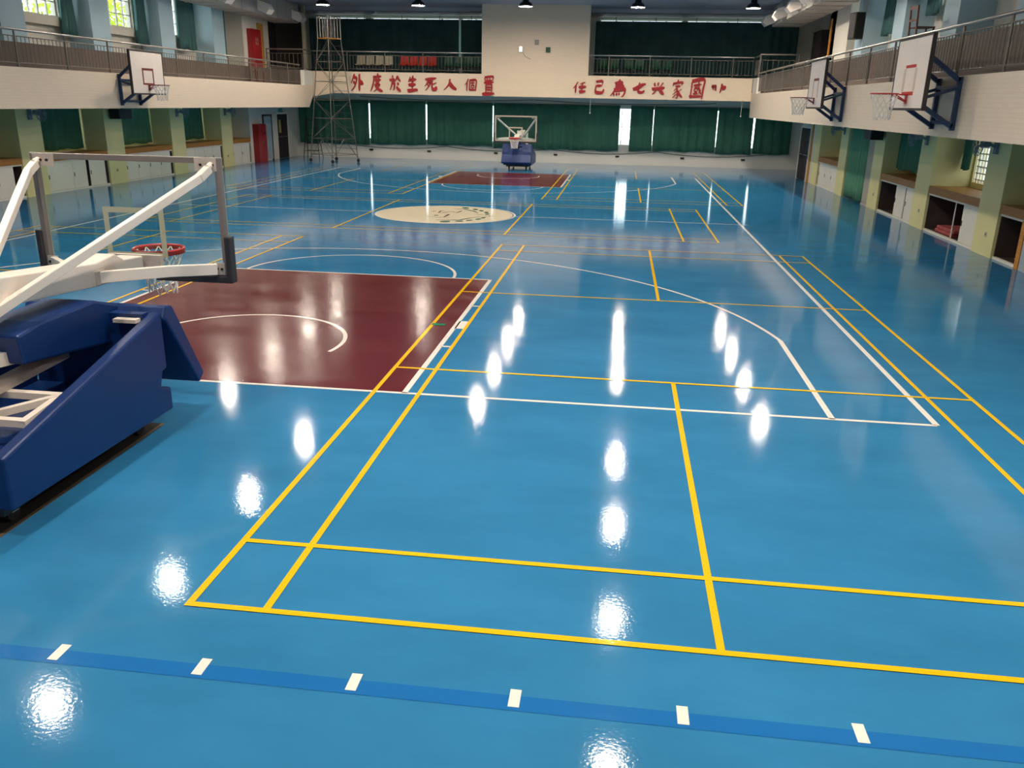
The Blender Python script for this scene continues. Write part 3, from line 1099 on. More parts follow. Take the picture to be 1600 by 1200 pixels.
# small sockets on pillars
for side, i, lab in (('right', 2, 'small beige socket on the pillar between the mats and the orange post'), ('right', 3, 'small beige socket on the pillar between the mats and half open cupboard'),
                     ('right', 4, 'small beige socket on the pillar beside the folded gate'), ('left', 4, 'small beige socket on the pillar below the black loudspeaker, behind glass backboard'),
                     ('left', 3, 'small beige socket on the pillar nearest the white backboard strut'), ('left', 6, 'small beige socket on the last pillar before the red locker')):
    a, b = PIERS[i]
    s = -1 if side == 'left' else 1
    x = SX(side, 0)
    t = thing('wall_socket', lab, 'socket', (x, (a + b) / 2 - 0.1, 0.38), 0, 'sockets on the pillars')
    MB().box(-s * 0.012, 0, -0.045, 0.045, 0, 0.1).build('plate', 'beige_box', t)
    MB().box(-s * 0.016, -s * 0.012, -0.02, 0.02, 0.03, 0.07).build('insert', 'bolt', t)

# ------------------------------------------------------------------ doors and cabinets, left end
t = thing('door_1', None, None, (XL, 37.05, 0))
t['kind'] = 'structure'
for s in (-1, 1):
    lf = MB().box(0, 0.05, s * 0.33 - 0.325, s * 0.33 + 0.325, 0.02, 2.06).build('door_leaf', 'dark_door', t)
    MB().tube((0.09, s * 0.33 - 0.26, 1.02), (0.09, s * 0.33 + 0.26, 1.02), 0.018, 8).box(0.05, 0.09, s * 0.33 - 0.27, s * 0.33 - 0.24, 1.0, 1.04).box(0.05, 0.09, s * 0.33 + 0.24, s * 0.33 + 0.27, 1.0, 1.04).build('push_bar', 'steel', lf)
MB().box(0, 0.08, -0.74, -0.66, 0, 2.14).box(0, 0.08, 0.66, 0.74, 0, 2.14).box(0, 0.08, -0.66, 0.66, 2.06, 2.14).build('door_frame', 'white_frame', t)
tag(MB().box(0, 0.004, -0.13, 0.13, -0.3, 0.3).build('notice', 'yellow_paper', loc=(XL + 0.052, 36.75, 1.5)), 'yellow paper notice taped on the dark double door', 'notice')
t = thing('exit_sign', 'small green and white exit sign above the dark double door', 'sign', (XL, 37.0, 2.24))
MB().box(0, 0.06, -0.2, 0.2, -0.09, 0.09).build('housing', 'exit_green', t)
mb = MB()
for q in [[(-.13, .04), (-.05, .04)], [(-.09, .055), (-.1, -.06)], [(-.1, 0.0), (-.04, -.05)], [(.02, .0), (.15, .0)], [(.1, .04), (.15, 0.0)], [(.1, -.04), (.15, 0.0)]]:
    mb.bar((0.062, q[0][0], q[0][1]), (0.062, q[1][0], q[1][1]), 0.02, 0.006, up=(1, 0, 0))
mb.build('pictogram', 'paper', t)
t = thing('door_2', None, None, (XL, 35.3, 0))
t['kind'] = 'structure'
lf = MB().box(0, 0.045, -0.42, 0.42, 0.06, 1.98).build('door_leaf', 'grey_door', t)
MB().tube((0.05, -0.34, 0.95), (0.1, -0.34, 0.95), 0.025, 8).build('door_knob', 'steel', lf)
MB().box(0, 0.06, 0.44, 0.50, 0, 2.06).box(0, 0.06, -0.50, -0.44, 0, 2.06).box(0, 0.06, -0.44, 0.44, 2.0, 2.06).build('door_frame', 'dark_in', t)
t = thing('red_locker', 'tall dark red metal locker standing on the floor beside the grey door', 'locker', (XL + 0.13, 34.12, 0))
MB().box(-0.125, 0.12, -0.46, 0.46, 0.0, 1.66).build('body', 'red_cab', t, bevel=0.006)
for s in (-1, 1):
    d = MB().box(0.12, 0.135, s * 0.23 - 0.22, s * 0.23 + 0.22, 0.05, 1.62).build('door', 'red_cab', t)
    MB().box(0.135, 0.155, s * 0.05 - 0.012, s * 0.05 + 0.012, 0.8, 0.95).build('handle', 'steel', d)
MB().box(0.135, 0.138, 0.09, 0.36, 1.2, 1.32).build('label_plate', 'dark_red', t)
# upper left: red hydrant cabinet, yellow door, dark doorway
t = thing('hydrant_cabinet', 'tall red hydrant cabinet on the balcony beside a narrow yellow door', 'cabinet', (XL + 0.003, 34.3, 4.042))
MB().box(0, 0.22, -0.5, 0.5, 0, 1.6).build('body', 'red_cab', t, bevel=0.006)
MB().box(0.22, 0.235, -0.46, 0.46, 0.04, 1.56).build('door', 'red_cab', t)
mb = MB()
for dz in (0.0, 0.16):
    for dy in (-0.16, 0.02):
        mb.box(0.235, 0.24, dy, dy + 0.12, 1.02 + dz, 1.04 + dz).box(0.235, 0.24, dy + 0.05, dy + 0.07, 0.96 + dz, 1.1 + dz).box(0.235, 0.24, dy, dy + 0.12, 0.96 + dz, 0.975 + dz)
mb.build('lettering', 'plate', t)
struct('door_3', MB().box(XL - 0.02, XL + 0.05, 34.9, 35.5, 3.9, 5.95), 'yellow_door')
struct('door_4', MB().box(XL - 0.95, XL - 0.2, 36.25, 37.6, 3.4, 6.1), 'dark_door')
struct('wall_left', MB().box(XL - 1.7, XL - 0.5, 37.6, 41.9, 3.4, ZC), 'brown_tier')
struct('column', MB().box(-16.05, -15.9, 37.6, 37.75, 3.98, ZC), 'beige_box')

# right end doors
t = thing('door_5', None, None, (XR, 33.2, 0))
t['kind'] = 'structure'
for s in (-1, 1):
    lf = MB().box(-0.05, 0, s * 0.45 - 0.44, s * 0.45 + 0.44, 0.02, 2.06).build('door_leaf', 'dark_door', t)
    MB().tube((-0.09, s * 0.45 - 0.34, 1.02), (-0.09, s * 0.45 + 0.34, 1.02), 0.018, 8).box(-0.09, -0.05, s * 0.45 - 0.36, s * 0.45 - 0.33, 1.0, 1.04).box(-0.09, -0.05, s * 0.45 + 0.33, s * 0.45 + 0.36, 1.0, 1.04).build('push_bar', 'steel', lf)
MB().box(-0.07, 0, 0.9, 0.98, 0, 2.14).box(-0.07, 0, -0.98, -0.9, 0, 2.14).box(-0.07, 0, -0.9, 0.9, 2.06, 2.14).build('door_frame', 'white_frame', t)
struct('trim_3', MB().box(XR - 0.05, XR, 31.95, 32.12, 0, 2.3), 'orange_wood')
tag(MB().box(-0.1, 0, -0.3, 0.3, -0.1, 0.1).build('lamp_box', 'white_frame', loc=(XR, 33.0, 2.3)), 'small white box above the single dark door', 'box')
struct('door_6', MB().box(XR + 0.35, XR + 0.75, 34.6, 36.2, 3.98, 5.9), 'dark_door')
struct('trim_4', MB().box(XR - 0.04, XR, 31.1, 31.3, 3.4, 6.0), 'orange_wood')


# ------------------------------------------------------------------ ducts with diffusers
def duct(label, x0, x1, y0, y1, z0, z1, inner, heads):
    t = thing('air_duct', label, 'air duct', ((x0 + x1) / 2, y0, z0))
    hw = (x1 - x0) / 2
    MB().box(-hw, hw, 0, y1 - y0, 0, z1 - z0).build('duct_body', 'galv', t, bevel=0.01)
    for i in range(int((y1 - y0) / 1.2) + 1):
        y = i * 1.2
        MB().box(-hw - 0.02, hw + 0.02, y - 0.015, y + 0.015, -0.02, z1 - z0 - 0.002).build('flange', 'galv', t)
    for y in heads:
        yy = y - y0
        sx = inner
        MB().prism([(sx * hw, 0.12), (sx * (hw + 0.35), -0.02), (sx * (hw + 0.5), 0.14), (sx * (hw + 0.38), 0.38), (sx * hw, 0.5)], lambda a, b, tt: (a, tt, b), yy - 0.28, yy + 0.28).build('diffuser_head', 'white_steel', t)
    return t


duct('long boxy grey air duct under the ceiling above the red hydrant cabinet', -17.1, -15.95, 14.0, 37.0, 6.12, 6.93, 1, (36.4, 32.6, 28.8, 25.0, 21.2))
duct('long boxy grey air duct under the ceiling above the fire extinguisher', 5.45, 6.6, 10.0, 36.3, 6.12, 6.93, -1, (35.9, 33.2, 30.4, 27.6, 24.8))


# ------------------------------------------------------------------ wall fans, speakers, boxes
def make_fan(label, loc, rz):
    """axis along local -y (faces -y), mount at origin behind"""
    t = thing('wall_fan', label, 'fan', loc, rz, 'wall fans under the balconies')
    MB().box(-0.07, 0.07, -0.05, 0, -0.14, 0.14).build('wall_bracket', 'fan_grey', t)
    MB().tube((0, -0.04, 0.0), (0, -0.2, 0.06), 0.03, 8).tube((0, -0.16, 0.06), (0, -0.32, 0.04), 0.07, 12).build('motor', 'fan_grey', t)
    mb = MB()
    for R, y in ((0.21, -0.36), (0.21, -0.40), (0.12, -0.44), (0.16, -0.33)):
        mb.ring((0, y, 0.03), (0, 1, 0), R, 0.005, 24, 5)
    for i in range(16):
        an = 2 * PI * i / 16
        c, s = math.cos(an), math.sin(an)
        mb.path([(0.03 * c, -0.46, 0.03 + 0.03 * s), (0.13 * c, -0.44, 0.03 + 0.13 * s), (0.21 * c, -0.40, 0.03 + 0.21 * s), (0.21 * c, -0.36, 0.03 + 0.21 * s), (0.1 * c, -0.32, 0.03 + 0.1 * s)], 0.003, 4)
    mb.build('cage', 'fan_grey', t)
    mb = MB()
    for i in range(3):
        an = 2 * PI * i / 3
        vs = []
        for r, w, tw in ((0.03, 0.03, 0.5), (0.12, 0.08, 0.4), (0.2, 0.07, 0.3)):
            for sd in (-1, 1):
                aa = an + sd * w / r * 0.45
                vs.append((r * math.cos(aa), -0.38 + sd * tw * 0.05, 0.03 + r * math.sin(aa)))
        mb.add(vs, [(0, 1, 3, 2), (2, 3, 5, 4)], True)
        mb.add([(v[0], v[1] + 0.004, v[2]) for v in vs], [(0, 2, 3, 1), (2, 4, 5, 3)], True)
    mb.build('blades', 'fan_grey', t)
    MB().tube((0, -0.47, 0.03), (0, -0.44, 0.03), 0.035, 12).build('hub', 'fan_grey', t)
    return t


f0 = make_fan('grey wall fan in front of the barred window', (XR, 14.75, 2.15), PI * 0.5 - PI)
for lab, loc, rz in (('grey wall fan on the pillar between mats and half open cupboard', (XR, 18.85, 2.15), -PI / 2),
                     ('grey wall fan on the pillar beside the tall floor length curtain', (XR, 27.1, 2.14), -PI / 2),
                     ('grey wall fan on the pillar above the near backboard corner', (XL, 18.8, 2.22), PI / 2),
                     ('grey wall fan on the pillar beside the pale curtain pair', (XL, 27.0, 2.2), PI / 2),
                     ('grey wall fan on the last pillar before the red locker', (XL, 31.0, 2.2), PI / 2)):
    dup(f0, loc, rz, lab)


def speaker(label, loc, rz, w=0.55, h=0.3, d=0.3):
    t = thing('loudspeaker', label, 'loudspeaker', loc, rz)
    MB().box(-w / 2, w / 2, -d, 0, -h / 2, h / 2).build('cabinet', 'black', t, bevel=0.01)
    MB().box(-w / 2 + 0.02, w / 2 - 0.02, -d - 0.008, -d, -h / 2 + 0.02, h / 2 - 0.02).build('grille', 'char_pad', t)
    MB().box(-0.05, 0.05, 0.0, 0.06, -0.06, 0.06).build('bracket', 'bolt', t)
    return t


speaker('black loudspeaker on a pillar beside the pale green curtain pair', (XL + 0.06, 22.95, 2.2), PI / 2, 0.75, 0.3, 0.35)
speaker('black loudspeaker on a pillar above the folded gate', (XR - 0.06, 22.75, 2.16), -PI / 2, 0.7, 0.34, 0.35)
speaker('tall black loudspeaker on an upper balcony pillar', (XR - 0.07, 26.72, 5.38), -PI / 2 + 0.25, 0.42, 0.8, 0.3)
t = thing('control_box', 'beige wall control box with a dark display above the orange post', 'control box', (XR + 0.55, 13.55, 1.78))
MB().box(-0.16, 0, -0.3, 0.3, -0.16, 0.16).build('housing', 'beige_box', t, bevel=0.01)
MB().box(-0.165, -0.16, -0.16, 0.06, -0.06, 0.08).build('display', 'black', t)
MB().box(0, 0.395, -0.03, 0.03, -0.03, 0.03).build('bracket', 'beige_box', t)
MB().path([(-0.05, 0, 0.16), (-0.03, 0.1, 0.4), (0.0, 0.25, 0.9)], 0.008).build('cord', 'beige_box', t)
# folding metal gate in the doorway
t = thing('folding_gate', 'folded white metal lattice gate beside the tall pale green curtain', 'gate', (XR + 0.05, 23.75, 0))
mb = MB()
for i in range(6):
    y = -0.32 + i * 0.125
    mb.box(-0.015, 0.015, y - 0.012, y + 0.012, 0.04, 2.35)
mb.build('uprights', 'white_frame', t)
mb = MB()
for j in range(9):
    z = 0.2 + j * 0.23
    for i in range(5):
        y = -0.32 + i * 0.125
        mb.bar((0.02, y, z), (0.02, y + 0.125, z + 0.11), 0.012, 0.006, up=(1, 0, 0))
        mb.bar((0.028, y, z + 0.11), (0.028, y + 0.125, z), 0.012, 0.006, up=(1, 0, 0))
mb.build('lattice', 'white_frame', t)
MB().box(-0.03, 0.03, -0.36, 0.34, 0.0, 0.04).build('bottom_track', 'plate', t)

# small floodlight and boxes on the centre wall
t = thing('floodlight', 'small bright white lamp on the upper white centre wall', 'lamp', (-5.43, YF, 5.1))
MB().box(-0.08, 0.08, -0.1, 0, -0.12, 0.12).build('housing', 'paper', t, bevel=0.01)
MB().box(-0.065, 0.065, -0.104, -0.1, -0.1, 0.1).build('lens', M['flood'], t)
MB().path([(0.1, -0.01, -0.14), (0.2, -0.01, -0.3), (0.45, -0.01, -0.42)], 0.008).build('cord', 'cable', t)
for x, z, lab in ((-4.72, 5.4, 'pale grey vent box, highest on the white centre wall'), (-4.2, 5.09, 'dark green box on the white centre wall')):
    t = thing('wall_box', lab, 'wall box', (x, YF, z))
    MB().box(-0.1, 0.1, -0.06, 0, -0.11, 0.11).build('housing', 'dgreen_paint' if 'green' in lab else 'galv', t)
    mb = MB()
    for i in range(3):
        mb.box(-0.09, 0.09, -0.066, -0.06, -0.08 + i * 0.06, -0.05 + i * 0.06)
    mb.build('louvre', 'bolt', t)
# pull cords under the back balcony
for x, lab in ((-2.2, 'thin white pull cord hanging below the red character 己'), (4.55, 'thin white pull cord hanging past the red character 以')):
    t = thing('pull_cord', lab, 'cord', (x, YF + 0.1, ZBF))
    MB().tube((0, 0, -0.62), (0, 0, 0), 0.008, 6).build('string', 'net', t)
    MB().lathe([(0, -0.68), (0.025, -0.66), (0.02, -0.61), (0, -0.6)], n=10).build('toggle', 'net', t)
# drooping cables below and above the back curtains
mb = MB()
pts = []
for i in range(61):
    x = -14.6 + 20.8 * i / 60
    s = (i % 15) / 15.0
    pts.append((x, YB - 0.03, 0.66 - 0.16 * 4 * s * (1 - s)))
mb.path(pts, 0.012, 5)
tag(mb.build('cable', 'cable'), 'dark cable drooping along the back wall below the green curtains', 'cable')
mb = MB()
pts = []
for i in range(41):
    x = -13.8 + 17.5 * i / 40
    s = (i % 20) / 20.0
    pts.append((x, YB - 0.03, 2.96 - 0.12 * 4 * s * (1 - s)))
mb.path(pts, 0.014, 5)
tag(mb.build('cable', 'cable'), 'dark cable drooping along the back wall above the green curtains', 'cable')
for x, lab in ((-13.3, 'small dark socket box next to the scaffold tower foot'), (-10.3, 'small dark socket box midway between scaffold tower and far portable hoop'), (-6.9, 'small dark socket box beside the far portable hoop, on the tower side'),
               (-3.9, 'small dark socket box beside the far portable hoop, on the window gap side'), (-0.85, 'small dark socket box below the bright window gap'), (2.3, 'small dark socket box below the red character 國'), (5.2, 'small dark socket box nearest the single dark door')):
    t = thing('wall_socket', lab, 'socket', (x, YB, 0.40), 0, 'socket boxes along the back wall')
    MB().box(-0.09, 0.09, -0.05, 0, -0.04, 0.04).build('housing', 'bolt', t)
    MB().box(-0.05, 0.05, -0.054, -0.05, -0.02, 0.02).build('insert', 'black', t)

# ------------------------------------------------------------------ red calligraphy characters on the back balcony front
CH = [("外", -13.38, -12.80, 3.18, 3.93), ("度", -12.46, -11.88, 3.18, 3.94), ("於", -11.54, -11.02, 3.20, 3.89), ("生", -10.69, -10.22, 3.21, 3.90), ("死", -9.88, -9.33, 3.27, 3.83),
      ("人", -8.99, -8.39, 3.30, 3.79), ("個", -7.99, -7.45, 3.28, 3.81), ("置", -7.18, -6.62, 3.13, 3.92), ("任", -3.00, -2.42, 3.28, 3.76), ("己", -2.05, -1.62, 3.29, 3.81),
      ("為", -1.32, -0.66, 3.15, 3.90), ("亡", -0.32, 0.25, 3.32, 3.78), ("兴", 0.53, 1.09, 3.26, 3.79), ("家", 1.42, 1.89, 3.14, 3.91), ("國", 2.21, 2.82, 3.11, 3.95), ("以", 3.17, 3.77, 3.39, 3.78)]
# brush strokes of each character on a unit square: points, then relative width
BRUSH = {
    "外": [(".28,1 .2,.8 0,.45", 1), (".22,.78 .45,.76 .4,.5 .22,.2 0,.02", 1), (".18,.55 .36,.42", 1), (".7,1 .68,.5 .66,0", 1.3), (".7,.58 .86,.5 1,.42", 1.3)],
    "度": [(".58,1 .7,.9", 1.2), (".25,.82 .92,.88", 1), (".32,.82 .25,.5 .12,.2 0,0", 1.2), (".36,.64 .88,.68", .9), (".46,.75 .45,.5", .8), (".72,.78 .68,.5", .8), (".45,.5 .7,.51", .8),
           (".35,.36 .76,.4 .55,.15 .25,0", 1), (".4,.34 .65,.12 1,.02", 1.3)],
    "於": [(".25,1 .32,.86", 1), ("0,.7 .5,.76", 1), (".25,.72 .2,.4 .02,.08", 1), (".22,.5 .44,.5 .4,.15 .28,.08", 1), (".72,1 .6,.75 .48,.6", 1), (".72,.95 .85,.75 1,.64", 1), (".7,.52 .84,.42", 1), (".62,.28 .8,.12 1,.05", 1.2)],
    "生": [(".3,.92 .1,.58", 1), (".2,.7 .88,.78", 1), (".1,.4 .82,.46", 1.1), (".54,1 .5,.5 .48,.05", 1.2), ("0,.02 .4,.06 1,.12", 1.3)],
    "死": [(".05,.84 .5,.88 1,.97", 1), (".36,.86 .2,.55 0,.3", 1), (".28,.64 .52,.64 .35,.3 .05,0", 1), (".24,.44 .38,.34", .8), ("1,.6 .64,.46", 1), (".66,.76 .62,.3 .7,.1 .94,.12 1,.32", 1.3)],
    "人": [(".5,1 .45,.6 .25,.25 0,0", 1.3), (".46,.64 .7,.3 1,.08", 1.8)],
    "個": [(".3,1 .18,.72 0,.5", 1.2), (".19,.72 .17,.4 .16,0", 1.2), (".42,.85 .4,.4 .38,.04", 1), (".42,.86 .96,.9 .95,.4 .94,0", 1.1), (".4,.1 .94,.1", .8), (".5,.66 .85,.68", .7), (".68,.8 .67,.48", .7), (".55,.46 .8,.48", .6), (".8,.48 .78,.26", .6), (".56,.26 .78,.26", .6), (".55,.46 .56,.26", .6)],
    "置": [(".2,.95 .22,.76", .8), (".2,.95 .88,1 .84,.78", .9), (".22,.77 .84,.79", .7), (".4,.95 .41,.78", .6), (".62,.97 .61,.78", .6), (".15,.65 .94,.7", .9), (".52,.75 .46,.56", .8), (".3,.55 .3,.1", .9), (".3,.55 .76,.56 .76,.1", .9), (".3,.41 .76,.41", .6), (".3,.27 .76,.27", .6), ("0,.02 .5,.05 1,.08", 1.3)],
    "任": [(".35,1 .2,.7 0,.4", 1.2), (".22,.7 .19,.35 .18,0", 1.2), (".92,.97 .52,.82", 1.1), (".42,.5 1,.6", 1.1), (".7,.86 .66,.15", 1.1), (".46,.1 .96,.18", 1.1)],
    "己": [(".15,.94 .82,1 .8,.64", 1.1), (".2,.6 .8,.64", 1), (".2,.66 .12,.2 .3,.05 .85,.08 1,.36", 1.4)],
    "為": [(".62,1 .55,.85", 1.2), (".56,.9 .4,.55 .2,.25 0,.05", 1.2), (".3,.75 .78,.8 .7,.6", 1), (".35,.56 .86,.62 .8,.42", 1), (".25,.38 .96,.45 .9,.1 .76,.02", 1.2), (".22,.2 .27,.06", .9), (".4,.22 .46,.08", .9), (".58,.24 .63,.1", .9)],
    "亡": [("0,.36 .3,.46 .7,.76 1,.88", 1.4), (".5,1 .46,.6 .42,.25 .52,.1 .75,.1 .9,.26", 1.4)],
    "兴": [(".15,.95 .26,.7", 1.2), (".45,1 .5,.74", 1.2), (".86,1 .64,.64", 1.2), ("0,.48 .5,.52 1,.6", 1.2), (".36,.46 .2,.2 .03,.05", 1.3), (".6,.46 .75,.25 .97,.05", 1.5)],
    "家": [(".48,1 .58,.9", 1.2), (".12,.84 .06,.66", 1), (".1,.8 .94,.88 .84,.7", 1), (".3,.64 .76,.68", .9), (".6,.66 .15,.4", .9), (".45,.54 .56,.25 .5,0 .38,.06", 1.1), (".5,.42 .08,.2", .9), (".52,.28 .06,.02", .9), (".88,.52 .6,.36", .9), (".58,.4 .75,.2 1,.05", 1.2)],
    "國": [(".12,.9 .1,.5 .04,.1", 1), (".12,.9 .96,1 .94,.5 .88,0", 1.4), (".08,.14 .88,.16", .8), (".25,.7 .8,.76", .7), (".3,.55 .32,.38", .7), (".3,.56 .54,.58 .52,.4", .7), (".32,.38 .52,.4", .6), (".25,.27 .56,.32", .7), (".6,.88 .66,.5 .82,.25", .9), (".78,.5 .6,.28", .7), ("0,.1 .2,.2", 1)],
    "以": [(".02,.55 .07,.8 .1,.35", 1.1), (".14,.6 .25,.78 .27,.4 .32,.3", 1.2), (".66,1 .7,.8 .64,.3 .58,0", 1.5), (".7,.6 .86,.62 1,.74", 1.6)],
}


def brush_char(c, x0, x1, z0, z1, idx):
    mb = MB()
    w, h = x1 - x0, z1 - z0
    base = 0.165 * (0.5 * (w + h)) * (1.0 if len(BRUSH[c]) < 9 else 0.78)
    for si, (txt, wt) in enumerate(BRUSH[c]):
        ctl = [tuple(float(q) for q in p.split(',')) for p in txt.split()]
        P = [Vector((a * w - w / 2, b * h)) for a, b in ctl]
        pts = []
        n = len(P)
        for i in range(n - 1):
            p0, p1, p2, p3 = P[max(0, i - 1)], P[i], P[i + 1], P[min(n - 1, i + 2)]
            for k in range(5):
                t = k / 5
                pts.append(0.5 * ((2 * p1) + (p2 - p0) * t + (2 * p0 - 5 * p1 + 4 * p2 - p3) * t * t + (3 * p1 - p0 - 3 * p2 + p3) * t ** 3))
        pts.append(P[-1])
        m_ = len(pts)
        vs = []
        dz = 0.0012 * si
        for i in range(m_):
            a, b = pts[max(0, i - 1)], pts[min(m_ - 1, i + 1)]
            d = (b - a).normalized()
            q = Vector((-d.y * 0.8 - 0.25, d.x * 0.8 + 0.3))
            if q.dot(Vector((-d.y, d.x))) < 0.35:
                q = Vector((-d.y, d.x))
            t = i / (m_ - 1)
            r = base * wt * 0.5 * (0.95 + 0.35 * math.sin(PI * t) - 0.45 * t ** 3 + 0.12 * math.sin(7 * t + idx + si))
            p = pts[i]
            for dy in (0.0, -0.035 - dz):
                vs.append((p.x + q.x * r, dy, p.y + q.y * r))
                vs.append((p.x - q.x * r, dy, p.y - q.y * r))
        fs = []
        for i in range(m_ - 1):
            a, b = 4 * i, 4 * i + 4
            fs += [(a, a + 1, b + 1, b), (a + 2, b + 2, b + 3, a + 3), (a, b, b + 2, a + 2), (a + 1, a + 3, b + 3, b + 1)]
        fs += [(0, 2, 3, 1), (4 * m_ - 4, 4 * m_ - 3, 4 * m_ - 1, 4 * m_ - 2)]
        mb.add(vs, fs)
    o = mb.build('wall_lettering', 'red_char')
    o.location = ((x0 + x1) / 2, YF, z0)
    return tag(o, 'red brush-written character %s mounted on the white back balcony front' % c, 'lettering', 'red characters on the back balcony front')


for i, c in enumerate(CH):
    brush_char(*c, i)


# ------------------------------------------------------------------ portable hoops
def net_mesh(cx, cy, zt, R0, R1, H, n=12, levels=5, r=0.0065):
    mb = MB()
    rings = []
    for l in range(levels + 1):
        t = l / levels
        R = R0 + (R1 - R0) * (1 - (1 - t) ** 1.7)
        ring = []
        for i in range(n):
            a = 2 * PI * (i + 0.5 * (l % 2)) / n
            jz = 0.012 * math.sin(i * 2.1 + l)
            ring.append((cx + R * math.cos(a), cy + R * math.sin(a), zt - H * t + jz * t))
        rings.append(ring)
    for l in range(levels):
        for i in range(n):
            p = rings[l][i]
            if l % 2 == 0:
                mb.tube(p, rings[l + 1][i], r, 4)
                mb.tube(p, rings[l + 1][(i - 1) % n], r, 4)
            else:
                mb.tube(p, rings[l + 1][i], r, 4)
                mb.tube(p, rings[l + 1][(i + 1) % n], r, 4)
    return mb


def portable_hoop(label, loc, rz):
    """origin on the floor at mid base; +y points to the court; folded down low"""
    t = thing('portable_basketball_hoop', label, 'basketball hoop', loc, rz, 'portable folded basketball hoops')
    side = [(-1.04, 0.21), (-1.04, 0.58), (1.0, 1.06), (1.0, 0.56), (0.93, 0.555), (0.88, 0.43), (1.03, 0.38), (1.03, 0.18)]
    for x0, x1 in ((0.52, 0.62), (-0.62, -0.52)):
        MB().prism(side, lambda a, b, tt: (tt, a, b), x0, x1).build('side_pad', 'blue_pad', t, bevel=0.018)
    # deck between the side pads and rear counterweight
    MB().prism([(-1.04, 0.24), (-1.04, 0.5), (-0.2, 0.42), (0.878, 0.42), (0.878, 0.24)], lambda a, b, tt: (tt, a, b), -0.515, 0.515).build('deck_cover', 'blue_pad', t)
    MB().prism([(0.98, 1.0), (1.04, 1.10), (1.16, 1.08), (1.60, 0.34), (1.50, 0.27), (1.03, 0.98)], lambda a, b, tt: (tt, a, b), -0.64, 0.64).build('front_pad', 'blue_pad', t, bevel=0.018)
    MB().box(-0.515, 0.515, 0.88, 0.97, 0.2, 1.06).build('front_panel', 'blue_pad', t)
    MB().box(-0.5, 0.5, -0.98, 1.0, 0.13, 0.2).build('chassis', 'char_pad', t)
    for sx in (-1, 1):
        for y in (-0.78, 0.82):
            w = MB().tube((sx * 0.38 - 0.03, y, 0.068), (sx * 0.38 + 0.03, y, 0.068), 0.065, 16).build('wheel', 'rubber', t)
            MB().box(sx * 0.38 - 0.045, sx * 0.38 + 0.045, y - 0.03, y + 0.03, 0.07, 0.135).build('wheel_fork', 'plate', w)
    # cross frame behind the arms
    mb = MB()
    mb.bar((-0.5, -0.22, 0.71), (0.5, -0.22, 0.71), 0.06, 0.05)
    mb.bar((-0.5, -0.62, 0.66), (0.5, -0.62, 0.66), 0.06, 0.05)
    mb.bar((0.1, -0.62, 0.66), (0.48, -0.24, 0.71), 0.05, 0.05)
    mb.bar((-0.1, -0.62, 0.66), (-0.48, -0.24, 0.71), 0.05, 0.05)
    mb.bar((0.48, -0.65, 0.66), (0.48, -0.2, 0.71), 0.05, 0.05)
    mb.bar((-0.48, -0.65, 0.66), (-0.48, -0.2, 0.71), 0.05, 0.05)
    mb.build('cross_frame', 'white_steel', t)
    MB().box(0.3, 0.5, 0.80, 0.872, 1.0, 1.03).box(0.47, 0.5, 0.872, 0.878, 1.0, 1.03).build('pivot_bracket', 'white_steel', t)
    # posts carrying the arm pivots at the rear
    for sx in (-1, 1):
        MB().bar((sx * 0.2, -0.95, 0.4), (sx * 0.2, -0.85, 1.6), 0.06, 0.1).build('rear_post', 'white_steel', t)
    # lower lift arm with its pad
    MB().bar((0, -0.9, 1.06), (0, 1.3, 0.78), 0.2, 0.1).build('lift_arm', 'white_steel', t)
    MB().prism([(-0.20, 0.93), (-0.22, 1.15), (0.05, 1.19), (0.72, 1.20), (1.25, 1.03), (1.22, 0.82), (0.9, 0.80)], lambda a, b, tt: (tt, a, b), -0.22, 0.22).build('arm_pad', 'blue_pad', t, bevel=0.02)
    # gas spring
    MB().bar((0.0, -0.75, 0.74), (0.0, 0.5, 0.80), 0.16, 0.05).build('link_arm', 'plate', t)
    # boom
    mb = MB()
    mb.prism([(-1.0, 1.40), (-1.0, 1.63), (0.97, 1.46), (1.25, 1.49), (1.38, 1.42), (1.68, 1.40), (1.68, 1.25), (1.0, 1.26)], lambda a, b, tt: (tt, a, b), -0.11, 0.11)
    mb.build('boom', 'white_steel', t, bevel=0.012)
    # board
    yb = 1.78
    zb, zt_ = 1.235, 2.285
    hw = 0.9
    bo = MB().box(-hw + 0.03, hw - 0.03, yb - 0.006, yb + 0.006, zb + 0.03, zt_ - 0.03).build('backboard', 'board_glass', t)
    mb = MB()
    for x in (-1, 1):
        mb.box(x * hw, x * (hw - 0.05), yb - 0.045, yb + 0.01, zb, zt_)
    mb.box(-hw + 0.05, hw - 0.05, yb - 0.045, yb + 0.01, zt_ - 0.05, zt_)
    mb.box(-hw + 0.05, hw - 0.05, yb - 0.045, yb + 0.01, zb, zb + 0.05)
    mb.build('board_frame', 'alu', t, bevel=0.004)
    mb = MB()
    f0_ = yb + 0.011
    for x in (-1, 1):
        mb.box(x * hw, x * (hw - 0.055), f0_, f0_ + 0.003, zb, zt_)
    mb.box(-hw + 0.055, hw - 0.055, f0_, f0_ + 0.003, zt_ - 0.055, zt_)
    mb.box(-hw + 0.055, hw - 0.055, f0_, f0_ + 0.003, zb, zb + 0.055)
    mb.build('border_stripe', 'glass_paint', bo)
    mb = MB()
    f1_ = yb + 0.007
    mb.box(-0.295, -0.245, f1_, f1_ + 0.003, 1.37, 1.82)
    mb.box(0.245, 0.295, f1_, f1_ + 0.003, 1.37, 1.82)
    mb.box(-0.245, 0.245, f1_, f1_ + 0.003, 1.77, 1.82)
    mb.box(-0.245, 0.245, f1_, f1_ + 0.003, 1.37, 1.41)
    mb.build('target_square', 'glass_paint', bo)
